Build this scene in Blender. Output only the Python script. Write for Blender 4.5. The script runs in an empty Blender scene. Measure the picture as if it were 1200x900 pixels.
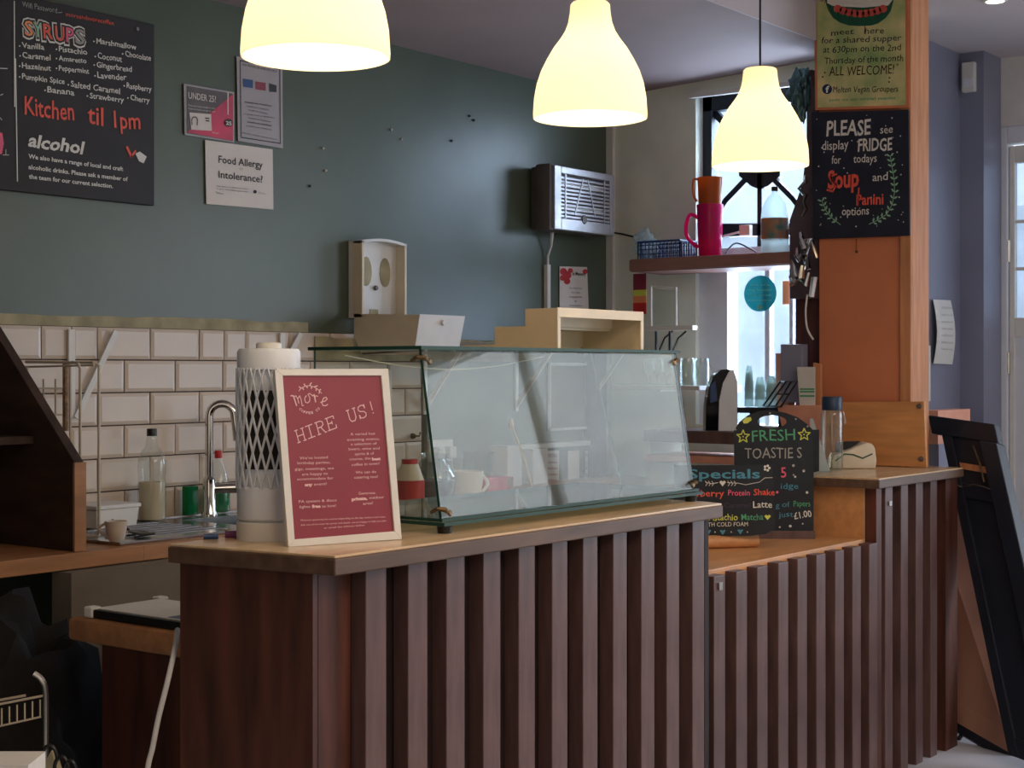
import bpy, bmesh, math, random
from mathutils import Vector, Matrix, noise
random.seed(7)
SC = bpy.context.scene
COL = SC.collection
CZ = 1.42                       # eye height
# ---------------- camera ----------------
AL = math.radians(37.1)
F = Vector((math.cos(AL), math.sin(AL), 0)); R = Vector((math.sin(AL), -math.cos(AL), 0)); UP = Vector((0, 0, 1))
cd = bpy.data.cameras.new('camera'); cam = bpy.data.objects.new('camera', cd); COL.objects.link(cam)
cam.location = (0, 0, CZ); cam.rotation_euler = (math.pi/2, 0, AL - math.pi/2)
cd.sensor_width = 36; cd.lens = 36*1850/1200; cd.shift_y = -17/1200; cd.clip_start = .05; cd.clip_end = 200
SC.camera = cam
# ---------------- sky, lights, exposure ----------------
W = bpy.data.worlds.new('sky'); SC.world = W; W.use_nodes = True
bg = W.node_tree.nodes['Background']; bg.inputs[0].default_value = (.85, .92, 1, 1); bg.inputs[1].default_value = 1.5
SC.view_settings.view_transform = 'Standard'; SC.view_settings.look = 'None'
SC.view_settings.gamma = 1; SC.view_settings.exposure = .4; SC.view_settings.use_curve_mapping = False
def area(name, loc, rot, sx, sy, power, col):
    l = bpy.data.lights.new(name, 'AREA'); l.shape = 'RECTANGLE'; l.size = sx; l.size_y = sy; l.energy = power; l.color = col
    o = bpy.data.objects.new(name, l); COL.objects.link(o); o.location = loc; o.rotation_euler = rot
    return o
area('daylight_shopfront', (7.5, -.62, 1.6), (0, math.pi/2, 0), 2.0, 3.4, 62, (.95, .96, 1))
area('daylight_kitchen_window', (6.3, 3.2, 1.9), (0, math.pi/2, 0), 1.4, .65, 60, (.88, .93, 1))
area('warm_fill_left', (-2.2, -.9, 1.6), (0, -math.pi/2, 0), 1.6, 2.4, 7, (1, .82, .64))  # added warm fill in front of the left wall, no window behind it
area('warm_fill_dining', (2.6, -.4, 2.70), (0, 0, 0), 2.8, 1.6, 58, (1, .82, .66))  # added warm overhead fill on the dining side, no fixture there

# ---------------- measuring helpers: a sight line from the eye meets a real plane ----------------
def ray(px, py): return F + R*((px-600)/1850) + UP*((433-py)/1850)
EYE = Vector((0, 0, CZ))
def onX(px, py, X): d = ray(px, py); return EYE + d*(X/d.x)
def onY(px, py, Y): d = ray(px, py); return EYE + d*(Y/d.y)
def onZ(px, py, z): d = ray(px, py); return EYE + d*((z-CZ)/d.z)
def atT(px, py, t): return EYE + ray(px, py)*t
class Plane:
    def __init__(s, p, n): s.p = Vector(p); s.n = Vector(n).normalized(); s.crop = (0, 0, 1)
    def hit(s, x, y):
        ox, oy, k = s.crop; d = ray(ox + x/k, oy + y/k)
        return EYE + d*((s.p-EYE).dot(s.n)/d.dot(s.n))
# ---------------- materials ----------------
def lin(c): return tuple(((v/255)/12.92 if v/255 <= .04045 else ((v/255+.055)/1.055)**2.4) for v in c) + (1,)
def mat(name, c, rough=.5, metal=0, var=.12, scale=12, stretch=(1, 1, 1), bump=.0, trans=0, ior=1.45, coat=0, emit=None, es=0, c2=None, alpha=1, spec=None):
    m = bpy.data.materials.new(name); m.use_nodes = True; nt = m.node_tree; p = nt.nodes['Principled BSDF']
    base = lin(c)
    if var or c2:
        tc = nt.nodes.new('ShaderNodeTexCoord'); mp = nt.nodes.new('ShaderNodeMapping'); mp.inputs['Scale'].default_value = stretch
        no = nt.nodes.new('ShaderNodeTexNoise'); no.inputs['Scale'].default_value = scale; no.inputs['Detail'].default_value = 6
        cr = nt.nodes.new('ShaderNodeValToRGB')
        a = lin(c2) if c2 else tuple(v*(1-var*2) for v in base[:3]) + (1,)
        b = base if c2 else tuple(min(1, v*(1+var)) for v in base[:3]) + (1,)
        cr.color_ramp.elements[0].position = .32; cr.color_ramp.elements[1].position = .68
        cr.color_ramp.elements[0].color = a; cr.color_ramp.elements[1].color = b
        nt.links.new(tc.outputs['Object'], mp.inputs[0]); nt.links.new(mp.outputs[0], no.inputs['Vector'])
        nt.links.new(no.outputs['Fac'], cr.inputs[0]); nt.links.new(cr.outputs[0], p.inputs['Base Color'])
        if bump:
            bp = nt.nodes.new('ShaderNodeBump'); bp.inputs['Strength'].default_value = bump; bp.inputs['Distance'].default_value = .01
            nt.links.new(no.outputs['Fac'], bp.inputs['Height']); nt.links.new(bp.outputs[0], p.inputs['Normal'])
    else: p.inputs['Base Color'].default_value = base
    p.inputs['Roughness'].default_value = rough; p.inputs['Metallic'].default_value = metal
    p.inputs['Transmission Weight'].default_value = trans; p.inputs['IOR'].default_value = ior; p.inputs['Coat Weight'].default_value = coat
    if spec is not None: p.inputs['Specular IOR Level'].default_value = spec
    if emit: p.inputs['Emission Color'].default_value = lin(emit); p.inputs['Emission Strength'].default_value = es
    return m
def flat(name, c, rough=.6): return mat(name, c, rough, var=0)
def thin_glass(name, tint, dirt=.0, refl=1.0, rough=.02):
    m = bpy.data.materials.new(name); m.use_nodes = True; nt = m.node_tree; nt.nodes.clear()
    out = nt.nodes.new('ShaderNodeOutputMaterial'); tr = nt.nodes.new('ShaderNodeBsdfTransparent'); tr.inputs[0].default_value = lin(tint)
    gl = nt.nodes.new('ShaderNodeBsdfGlossy'); gl.inputs['Roughness'].default_value = rough
    df = nt.nodes.new('ShaderNodeBsdfDiffuse'); df.inputs[0].default_value = (.75, .78, .76, 1)
    lw = nt.nodes.new('ShaderNodeFresnel'); lw.inputs[0].default_value = 1.5
    mu = nt.nodes.new('ShaderNodeMath'); mu.operation = 'MULTIPLY'; mu.inputs[1].default_value = refl; mu.use_clamp = True
    m1 = nt.nodes.new('ShaderNodeMixShader'); m2 = nt.nodes.new('ShaderNodeMixShader')
    no = nt.nodes.new('ShaderNodeTexNoise'); no.inputs['Scale'].default_value = 6
    mm = nt.nodes.new('ShaderNodeMath'); mm.operation = 'MULTIPLY'; mm.inputs[1].default_value = dirt*2
    L = nt.links.new
    L(no.outputs['Fac'], mm.inputs[0]); L(mm.outputs[0], m1.inputs[0]); L(tr.outputs[0], m1.inputs[1]); L(df.outputs[0], m1.inputs[2])
    ge = nt.nodes.new('ShaderNodeNewGeometry'); ma = nt.nodes.new('ShaderNodeMath'); ma.operation = 'MULTIPLY_ADD'; ma.inputs[1].default_value = 1/1.5-1.5; ma.inputs[2].default_value = 1.5
    L(ge.outputs['Backfacing'], ma.inputs[0]); L(ma.outputs[0], lw.inputs[0]); L(lw.outputs[0], mu.inputs[0]); L(mu.outputs[0], m2.inputs[0]); L(m1.outputs[0], m2.inputs[1]); L(gl.outputs[0], m2.inputs[2]); L(m2.outputs[0], out.inputs[0])
    return m
def translucent(name, c, mixv=.5, tr_=.25):
    m = bpy.data.materials.new(name); m.use_nodes = True; nt = m.node_tree; nt.nodes.clear(); L = nt.links.new
    out = nt.nodes.new('ShaderNodeOutputMaterial'); a = nt.nodes.new('ShaderNodeBsdfPrincipled'); b = nt.nodes.new('ShaderNodeBsdfTranslucent'); t = nt.nodes.new('ShaderNodeBsdfTransparent')
    a.inputs['Base Color'].default_value = lin(c); a.inputs['Roughness'].default_value = .15; b.inputs[0].default_value = lin(c); t.inputs[0].default_value = lin(c)
    m1 = nt.nodes.new('ShaderNodeMixShader'); m1.inputs[0].default_value = mixv; m2 = nt.nodes.new('ShaderNodeMixShader'); m2.inputs[0].default_value = tr_
    L(a.outputs[0], m1.inputs[1]); L(b.outputs[0], m1.inputs[2]); L(m1.outputs[0], m2.inputs[1]); L(t.outputs[0], m2.inputs[2]); L(m2.outputs[0], out.inputs[0]); return m
def shade_mat(name):
    m = bpy.data.materials.new(name); m.use_nodes = True; nt = m.node_tree; nt.nodes.clear()
    out = nt.nodes.new('ShaderNodeOutputMaterial'); a = nt.nodes.new('ShaderNodeBsdfDiffuse'); b = nt.nodes.new('ShaderNodeBsdfTranslucent')
    a.inputs[0].default_value = (.80, .76, .66, 1); b.inputs[0].default_value = (.84, .78, .62, 1)
    mx = nt.nodes.new('ShaderNodeMixShader'); mx.inputs[0].default_value = .55
    e = nt.nodes.new('ShaderNodeEmission'); e.inputs[0].default_value = (1, .86, .64, 1); e.inputs[1].default_value = .22
    ad = nt.nodes.new('ShaderNodeAddShader'); L = nt.links.new
    L(a.outputs[0], mx.inputs[1]); L(b.outputs[0], mx.inputs[2]); L(mx.outputs[0], ad.inputs[0]); L(e.outputs[0], ad.inputs[1]); L(ad.outputs[0], out.inputs[0])
    return m
M = {}
M['green'] = mat('green_wall_paint', (84, 94, 78), .34, var=.06, scale=3, bump=.05)
M['sage2'] = mat('sage_lower_wall', (140, 140, 122), .5, var=.06, scale=4)
M['taupe'] = mat('taupe_post', (84, 66, 54), .6, var=.1)
M['navy'] = mat('navy_wall_paint', (134, 137, 156), .35, var=.05, scale=3)
M['greywall'] = mat('pale_sage_wall', (238, 242, 226), .42, var=.05, scale=4, bump=.05)
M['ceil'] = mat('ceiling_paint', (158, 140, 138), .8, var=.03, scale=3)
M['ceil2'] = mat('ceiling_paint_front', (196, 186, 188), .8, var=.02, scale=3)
M['white'] = mat('white_paint', (225, 222, 215), .45, var=.03)
M['offwhite'] = mat('cream_plastic', (226, 212, 186), .5, var=.03)
M['cream2'] = mat('cream_sheet', (224, 202, 165), .6, var=.05, scale=4)
M['tile'] = mat('glazed_tile', (214, 198, 180), .32, var=.03, scale=5)
M['grout'] = mat('grout', (92, 76, 66), .9, var=.15, scale=40)
M['strip'] = mat('old_paint_strip', (172, 162, 128), .8, var=.15, scale=14)
M['slat'] = mat('stained_slat', (100, 74, 70), .36, var=.16, scale=9, stretch=(3, 3, .5), bump=.12)
M['backing'] = mat('dark_backing', (34, 18, 15), .65, var=.25, scale=8, stretch=(3, 3, .4))
M['mahog'] = mat('mahogany_stain', (88, 48, 36), .5, var=.28, scale=7, stretch=(3, 3, .35), bump=.05)
M['ctop'] = mat('waxed_top', (208, 178, 140), .22, var=.10, scale=5, stretch=(.6, 4, 4))
M['cedge'] = mat('top_edge', (98, 74, 58), .45, var=.16, scale=8, stretch=(.5, 4, 4))
M['pine'] = mat('pine_top', (206, 148, 96), .35, var=.08, scale=6, stretch=(.7, 6, 6), bump=.05)
M['oak'] = mat('oak_worktop', (176, 124, 84), .4, var=.12, scale=6, stretch=(.7, 5, 5))
M['orange'] = mat('orange_board', (208, 126, 86), .5, var=.06, scale=4)
M['post'] = mat('pine_post', (200, 136, 92), .55, var=.12, scale=8, stretch=(5, 5, .5))
M['panel'] = mat('wood_panel', (214, 150, 92), .45, var=.10, scale=7, stretch=(3, .6, 5))
M['dkwood'] = mat('dark_brown_wood', (66, 48, 38), .6, var=.2, scale=10, stretch=(2, .6, 2), bump=.1)
M['steel'] = mat('brushed_steel', (190, 188, 184), .22, 1, var=.06, scale=20)
M['chrome'] = mat('chrome', (215, 212, 208), .08, 1, var=0)
M['black'] = mat('black_plastic', (20, 20, 22), .35, var=.05)
M['black_gloss'] = mat('gloss_black', (14, 15, 20), .08, var=0)
M['chalk'] = mat('chalkboard_face', (34, 38, 46), .7, var=.18, scale=10)
M['menu'] = mat('menu_board_face', (44, 38, 36), .65, var=.12, scale=9)
M['maroon'] = mat('maroon_print', (142, 48, 66), .45, var=.03)
M['glassedge'] = mat('green_glass_edge', (20, 66, 52), .5, var=.1)
M['glass'] = thin_glass('case_glass', (243, 246, 240), .03, .60)
M['clear'] = thin_glass('clear_glass', (247, 251, 250), .02, 1.3)
M['shelfwood'] = mat('window_shelf_wood', (150, 108, 98), .5, var=.12, scale=8, stretch=(3, .5, 3))
M['cup'] = translucent('frosted_cup', (226, 236, 234), .6, .5)
M['winglass'] = thin_glass('window_glass', (244, 248, 252), .03, .8)
M['frosted'] = thin_glass('frosted_window_glass', (225, 235, 246), .16, .7)
M['shade'] = shade_mat('lit_shade')
M['bulb'] = mat('bulb', (255, 240, 210), .4, var=0, emit=(255, 214, 150), es=9)
M['w'] = flat('chalk_white', (226, 222, 212)); M['g'] = flat('chalk_grey', (160, 158, 150)); M['r'] = flat('chalk_red', (232, 92, 72))
M['pk'] = flat('chalk_pink', (232, 96, 128)); M['gr'] = flat('chalk_green', (84, 168, 122)); M['yl'] = flat('chalk_yellow', (214, 220, 92))
M['bl'] = flat('chalk_blue', (78, 146, 170)); M['or'] = flat('chalk_orange', (240, 150, 96)); M['mint'] = flat('chalk_mint', (150, 196, 160))
M['ink'] = flat('dark_ink', (52, 50, 48)); M['prpink'] = flat('print_pale_pink', (236, 196, 196)); M['red'] = mat('red_plastic', (196, 40, 40), .4, var=.05)
M['paper'] = mat('paper', (222, 212, 202), .7, var=.02); M['greypaper'] = mat('laminated_paper', (168, 160, 160), .35, var=.02)
M['darkgreen'] = mat('dark_green_paint', (16, 84, 58), .6, var=.08); M['pinkpl'] = translucent('pink_plastic', (238, 40, 140))
M['orpl'] = translucent('orange_plastic', (200, 118, 52)); M['bluepl'] = mat('blue_plastic', (38, 70, 120), .4, var=.05)
M['grnpl'] = translucent('green_liquid', (24, 160, 96), .5, .15); M['milk'] = mat('milky_liquid', (214, 196, 164), .4, var=.04)
M['heater'] = mat('heater_metal', (176, 174, 176), .3, .35, var=.06, scale=25); M['hdark'] = mat('heater_side', (104, 96, 92), .5, .3, var=.1)
M['foil'] = mat('silver_foil', (206, 206, 208), .14, 1, var=.1, scale=9); M['tealfoil'] = mat('teal_foil', (96, 128, 130), .25, .7, var=.2, scale=9)
M['teal'] = translucent('teal_sticker', (60, 122, 124), .7, 0); M['brass'] = mat('aged_brass', (120, 98, 70), .4, .6, var=.25, scale=60)
M['concrete'] = mat('floor_vinyl', (196, 198, 206), .5, var=.06, scale=3); M['pvc'] = mat('grey_upvc', (222, 226, 232), .35, var=.02)
M['kick'] = mat('grey_plaster', (124, 112, 96), .85, var=.08, scale=6); M['darkbag'] = mat('black_bin_bag', (16, 12, 10), .9, var=.2, scale=7, bump=.4)
M['a_black'] = mat('painted_black_board', (30, 36, 48), .42, var=.12, scale=8); M['ply'] = mat('bare_plywood', (178, 132, 112), .6, var=.14, scale=6, stretch=(1, 1, .3))
M['brick'] = mat('far_render', (236, 238, 240), .8, var=.08, scale=2); M['rust'] = mat('rusty_rod', (146, 118, 90), .6, var=.25, scale=80)
M['wire'] = mat('cream_wire', (196, 180, 156), .4, var=.05); M['cloth'] = mat('dusky_cloth', (92, 78, 84), .9, var=.15, scale=10)
M['redbrown'] = mat('red_brown_wood', (84, 44, 38), .55, var=.2, scale=8, stretch=(3, 3, .4)); M['pinkcard'] = mat('salmon_card', (222, 156, 130), .6, var=.04)

# ---------------- mesh building ----------------
class S:
    def __init__(s): s.v = []; s.f = []; s.mi = []
    def add(s, vs, fs, mi=0):
        k = len(s.v); s.v += [Vector(p) for p in vs]; s.f += [tuple(i+k for i in f) for f in fs]; s.mi += [mi]*len(fs); return s
    def box(s, a, b, mi=0):
        x0, y0, z0 = a; x1, y1, z1 = b
        return s.add([(x0,y0,z0),(x1,y0,z0),(x1,y1,z0),(x0,y1,z0),(x0,y0,z1),(x1,y0,z1),(x1,y1,z1),(x0,y1,z1)],
                     [(0,3,2,1),(4,5,6,7),(0,1,5,4),(1,2,6,5),(2,3,7,6),(3,0,4,7)], mi)
    def prism(s, pts, off, mi=0, side=None):
        n = len(pts); off = Vector(off); p = [Vector(q) for q in pts]
        s.add(p + [q+off for q in p], [tuple(range(n))[::-1], tuple(range(n, 2*n))], mi)
        k = len(s.v)-2*n
        for i in range(n): s.f.append((k+i, k+(i+1)%n, k+n+(i+1)%n, k+n+i)); s.mi.append(mi if side is None else side)
        return s
    def lathe(s, c, prof, n=24, axis=None, mi=0, sx=1, sy=1):
        c = Vector(c); vs = []; fs = []
        for r, z in prof:
            for i in range(n):
                a = 2*math.pi*i/n; vs.append(Vector((r*math.cos(a)*sx, r*math.sin(a)*sy, z)))
        for j in range(len(prof)-1):
            for i in range(n): fs.append((j*n+i, j*n+(i+1)%n, (j+1)*n+(i+1)%n, (j+1)*n+i))
        if prof[0][0] > 1e-6: fs.append(tuple(range(n))[::-1])
        if prof[-1][0] > 1e-6: fs.append(tuple(range((len(prof)-1)*n, len(prof)*n)))
        m = Matrix.Identity(3)
        if axis: m = Vector((0, 0, 1)).rotation_difference(Vector(axis)).to_matrix()
        return s.add([c + m @ q for q in vs], fs, mi)
    def shell(s, c, prof, t, n=32, mi=0):      # open thin-walled lathe (outer then inner)
        inner = [(max(r-t, .001), z) for r, z in prof][::-1]
        c = Vector(c); P = prof + inner; vs = []; fs = []
        for r, z in P:
            for i in range(n): a = 2*math.pi*i/n; vs.append(c+Vector((r*math.cos(a), r*math.sin(a), z)))
        for j in range(len(P)):
            j2 = (j+1) % len(P)
            if j == len(prof)-1 and prof[-1][0] < .002: continue
            for i in range(n): fs.append((j*n+i, j*n+(i+1)%n, j2*n+(i+1)%n, j2*n+i))
        return s.add(vs, fs, mi)
    def tube(s, pts, r, n=8, mi=0, closed=False):
        p = [Vector(q) for q in pts]; vs = []; fs = []; m = len(p)
        t0 = (p[1]-p[0]).normalized(); nrm = t0.orthogonal().normalized()
        for i in range(m):
            a = p[i-1] if i > 0 else (p[-1] if closed else p[0]); b = p[(i+1) % m] if (i < m-1 or closed) else p[i]
            t = (b-a).normalized(); nrm = (nrm - t*nrm.dot(t)).normalized(); bi = t.cross(nrm)
            rr = r[i] if isinstance(r, (list, tuple)) else r
            for k in range(n): an = 2*math.pi*k/n; vs.append(p[i] + (nrm*math.cos(an)+bi*math.sin(an))*rr)
        for i in range(m if closed else m-1):
            j = (i+1) % m
            for k in range(n): fs.append((i*n+k, i*n+(k+1)%n, j*n+(k+1)%n, j*n+k))
        if not closed: fs.append(tuple(range(n))[::-1]); fs.append(tuple(range((m-1)*n, m*n)))
        return s.add(vs, fs, mi)
    def ball(s, c, r, n=12, sq=(1, 1, 1), jit=0, seed=0, mi=0):
        bm = bmesh.new(); bmesh.ops.create_icosphere(bm, subdivisions=n, radius=1)
        vs = []
        for q in bm.verts:
            k = 1 + (jit*noise.noise(q.co*2.3 + Vector((seed, seed*.7, 0))) + jit*.5*noise.noise(q.co*6 + Vector((0, seed, 3))) if jit else 0)
            vs.append(Vector(c) + Vector((q.co.x*sq[0], q.co.y*sq[1], q.co.z*sq[2]))*r*k)
        fs = [tuple(v.index for v in f.verts) for f in bm.faces]; bm.free()
        return s.add(vs, fs, mi)
    def xf(s, mtx): s.v = [mtx @ q for q in s.v]; return s
ORG = {}
def _mk(name, s, mats, parent, bevel, smooth, org, fix=True):
    me = bpy.data.meshes.new(name); me.from_pydata([tuple(q-org) for q in s.v], [], s.f)
    for m in (mats if isinstance(mats, (list, tuple)) else [mats]): me.materials.append(M[m] if isinstance(m, str) else m)
    for p, i in zip(me.polygons, s.mi): p.material_index = i
    bm = bmesh.new(); bm.from_mesh(me)
    if fix: bmesh.ops.recalc_face_normals(bm, faces=bm.faces[:])
    if bevel: bmesh.ops.bevel(bm, geom=[e for e in bm.edges if len(e.link_faces) == 2 and e.calc_face_angle(0) > .5], offset=bevel, segments=2, affect='EDGES', profile=.5)
    bm.to_mesh(me); bm.free()
    if smooth:
        for p in me.polygons: p.use_smooth = True
        try: me.set_sharp_from_angle(angle=math.radians(38))
        except Exception: pass
    o = bpy.data.objects.new(name, me); COL.objects.link(o)
    return o
def part(name, s, mats, parent, bevel=0, smooth=False, fix=True, label=None):
    org = ORG[parent.name]; o = _mk(name, s, mats, parent, bevel, smooth, org, fix)
    o.parent = parent; ORG[o.name] = org
    if label: o['label'] = label
    return o
def thing(name, label, cat, loc, group=None):
    o = bpy.data.objects.new(name, None); COL.objects.link(o); o.location = loc; o.empty_display_size = .05
    ORG[o.name] = Vector(loc); o['label'] = label; o['category'] = cat
    if group: o['group'] = group
    return o
def solo(name, s, mats, label, cat, bevel=0, smooth=False, group=None, fix=True):
    xs = [q.x for q in s.v]; ys = [q.y for q in s.v]; zs = [q.z for q in s.v]
    org = Vector(((min(xs)+max(xs))/2, (min(ys)+max(ys))/2, min(zs)))
    o = _mk(name, s, mats, None, bevel, smooth, org, fix); o.location = org; ORG[o.name] = org
    o['label'] = label; o['category'] = cat
    if group: o['group'] = group
    return o
def struct(name, s, mats, bevel=0, smooth=False):
    o = _mk(name, s, mats, None, bevel, smooth, Vector((0, 0, 0))); o['kind'] = 'structure'; ORG[o.name] = Vector((0, 0, 0)); return o
def copy_thing(root, delta, label, scale=1):
    def rec(o, par):
        c = o.copy(); COL.objects.link(c)
        if par: c.parent = par
        for ch in [x for x in bpy.data.objects if x.parent == o]: rec(ch, c)
        return c
    c = rec(root, None); c.location = Vector(root.location) + Vector(delta); c['label'] = label; c.scale = (scale,)*3
    return c
def rbox(c, size, rz=0, tilt=None):
    s = S().box((-size[0]/2, -size[1]/2, -size[2]/2), (size[0]/2, size[1]/2, size[2]/2))
    m = Matrix.Translation(Vector(c)) @ Matrix.Rotation(rz, 4, 'Z')
    if tilt: m = m @ Matrix.Rotation(tilt[0], 4, tilt[1])
    return s.xf(m)
# ---------------- flat print on real surfaces ----------------
_tx = {}
def txmesh(body, bold):
    k = (body, bold)
    if k not in _tx:
        cu = bpy.data.curves.new('t', 'FONT'); cu.body = body; cu.resolution_u = 2; cu.offset = bold; cu.size = 1
        o = bpy.data.objects.new('t', cu); me = bpy.data.meshes.new_from_object(o)
        _tx[k] = ([q.co.copy() for q in me.vertices], [tuple(p.vertices) for p in me.polygons])
        bpy.data.objects.remove(o); bpy.data.meshes.remove(me); bpy.data.curves.remove(cu)
    return _tx[k]
class Print:
    def __init__(s, plane, off=.0015): s.pl = plane; s.off = off; s.s = S(); s.tx = []
    def P(s, x, y): return s.pl.hit(x, y) + s.pl.n*s.off
    def text(s, body, x0, y0, x1, y1, h, bold=0, wob=0, ital=0):
        vs, fs = txmesh(body, bold)
        if not vs: return s
        a = s.P(x0, y0); b = s.P(x1, y1); xd = (b-a); L = xd.length; xd.normalize(); up = s.pl.n.cross(xd); up.normalize()
        if up.z < 0: up = -up
        hh = (s.P(x0, y0-h) - a).length
        mn = min(q.x for q in vs); mx = max(q.x for q in vs); cap = .70; sx = L/(mx-mn); sy = hh/cap
        out = []
        for q in vs:
            x = (q.x-mn)*sx; y = q.y*sy
            if wob: 
                u = x/hh; y += wob*hh*(math.sin(u*2.1+len(body))+.6*math.sin(u*4.7)); x += wob*hh*.7*math.sin(u*3.1+y/hh*2)
            out.append(a + xd*(x + ital*y) + up*y)
        s.tx.append(S().add(out, fs)); return s
    def line(s, pts, w):
        p = [s.P(*q) for q in pts]; k = s.pl.crop[2]; t = (p[0]-EYE).dot(F); hw = w/k*t/1850/2
        for a, b in zip(p, p[1:]):
            d = (b-a)
            if d.length < 1e-6: continue
            d.normalize(); sd = s.pl.n.cross(d)*hw; e = d*hw*.6
            s.s.add([a-sd-e, a+sd-e, b+sd+e, b-sd+e], [(0, 1, 2, 3)])
        return s
    def poly(s, pts): s.s.add([s.P(*q) for q in pts], [tuple(range(len(pts)))]); return s
    def disc(s, x, y, rx, ry=None, n=14):
        ry = ry or rx; return s.poly([(x+rx*math.cos(2*math.pi*i/n), y+ry*math.sin(2*math.pi*i/n)) for i in range(n)])
    def build(s, name, m, parent, label=None):
        for q in s.tx: part(name if name == 'lettering' else 'lettering', q, m, parent, fix=False, label=label)
        if s.s.f: part('drawing' if name == 'lettering' and s.tx else name, s.s, m, parent, fix=False, label=label)
def sheet(plane, pts, th, mi=0):     # a thin solid whose front lies on the plane
    p = [plane.hit(*q) for q in pts]; return S().prism(p, -plane.n*th, mi)
# ================= the setting =================
FZ = 0; ZC = CZ+1.24; ZC2 = CZ+1.45; XW = 6.02
ZH = CZ-.37; ZL = CZ-.58; ZW = CZ-.48
struct('floor', S().box((-2.6, -3.1, -.1), (7.45, 4.1, 0)), 'concrete')
wb = struct('wall_back', S().box((-2.6, 4.0, 0), (XW+.2, 4.15, 2.9)), 'green')
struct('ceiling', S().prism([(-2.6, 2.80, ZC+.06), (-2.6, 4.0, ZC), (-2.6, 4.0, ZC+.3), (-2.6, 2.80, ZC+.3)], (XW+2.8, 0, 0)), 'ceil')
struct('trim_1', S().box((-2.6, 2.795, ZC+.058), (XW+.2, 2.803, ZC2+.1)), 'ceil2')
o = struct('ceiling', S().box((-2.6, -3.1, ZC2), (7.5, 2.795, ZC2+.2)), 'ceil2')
struct('wall_left', S().box((-2.75, -3.1, 0), (-2.6, 4.1, 2.9)), 'white')
struct('wall_front', S().box((-2.6, -3.2, 0), (7.5, -3.1, 2.9)), 'white')
# window wall at X=6.02 with its opening
y0, y1 = 2.86, 3.54; wz0, wz1 = CZ-.24, ZC-.03; LY1 = 3.44
w = S(); w.box((XW, y1, 0), (XW+.2, 4.0, 3.0)); w.box((XW, 2.56, 0), (XW+.2, y0, 3.0)); w.box((XW, y0, 0), (XW+.2, y1, wz0)); w.box((XW, y0, wz1), (XW+.2, y1, 3.0))
struct('wall_right', w, 'greywall')
w = S(); w.box((XW, 2.73, 0), (7.02, 2.9, 3.0)); w.box((7.02, 2.62, 0), (7.24, 2.9, 3.0))
struct('wall_recess', w, 'navy')
# shop front beyond the frame: door bay then a big window
DX = 7.24
w = S(); w.box((DX, 1.15, 0), (DX+.17, 1.45, 3.0)); w.box((DX, -3.1, 0), (DX+.17, -2.4, 3.0)); w.box((DX, -2.4, 0), (DX+.17, 1.15, .55)); w.box((DX, -2.4, 2.65), (DX+.17, 1.45, 3.0)); w.box((DX, 1.45, 2.55), (DX+.17, 2.9, 3.0)); w.box((DX, 2.62, 0), (DX+.17, 2.9, 2.55))
struct('wall_shopfront', w, 'white')
wn = struct('window_2', S().box((DX+.06, -2.4, .55), (DX+.12, -2.34, 2.65)).box((DX+.06, 1.09, .55), (DX+.12, 1.15, 2.65)).box((DX+.06, -.66, .55), (DX+.12, -.6, 2.65)).box((DX+.06, -2.4, 2.59), (DX+.12, 1.15, 2.65)), 'pvc')
part('pane', S().box((DX+.085, -2.34, .55), (DX+.091, -.66, 2.59)), 'winglass', wn); part('pane', S().box((DX+.085, -.6, .55), (DX+.091, 1.09, 2.59)), 'winglass', wn)
# white glazed door in the bay (right edge of the picture)
dz = CZ+.24
dr = struct('door_1', S().box((DX+.0, 2.59, 0), (DX+.09, 2.62, 2.55)).box((DX, 1.45, 0), (DX+.09, 1.53, 2.55)).box((DX, 1.53, 2.47), (DX+.09, 2.59, 2.55)), 'pvc', bevel=.004)
part('door_frame', S().box((DX+.02, 2.562, .02), (DX+.06, 2.587, 2.46)).box((DX+.02, 1.54, .02), (DX+.06, 1.62, 2.46)).box((DX+.02, 1.62, 2.38), (DX+.06, 2.562, 2.46)).box((DX+.02, 1.62, dz-.09), (DX+.06, 2.562, dz)), 'white', dr, bevel=.004)
part('door_panel', S().box((DX+.03, 1.62, .02), (DX+.05, 2.562, dz-.09)), 'pvc', dr)
part('pane', S().box((DX+.037, 1.62, dz), (DX+.043, 2.562, 2.38)), 'frosted', dr)
g = S()
for k in range(1, 3): g.box((DX+.032, 1.62, dz+.22*k), (DX+.048, 2.562, dz+.22*k+.015))
part('glazing_bar', g, 'white', dr)
for hz in (CZ+.5, CZ-.02, CZ-.62):
    part('hinge', S().lathe((DX+.010, 2.588, hz), [(.009, 0), (.009, .1)], 8), 'steel', dr, smooth=True)
# street outside
struct('ground', S().box((7.45, -9, -.2), (30, 14, -.1)), 'concrete')
fb = solo('facing_building', S().box((17, -9, -.1), (19, 16, 3.2)), 'brick', 'pale rendered building across the street seen through the windows', 'building')

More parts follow.
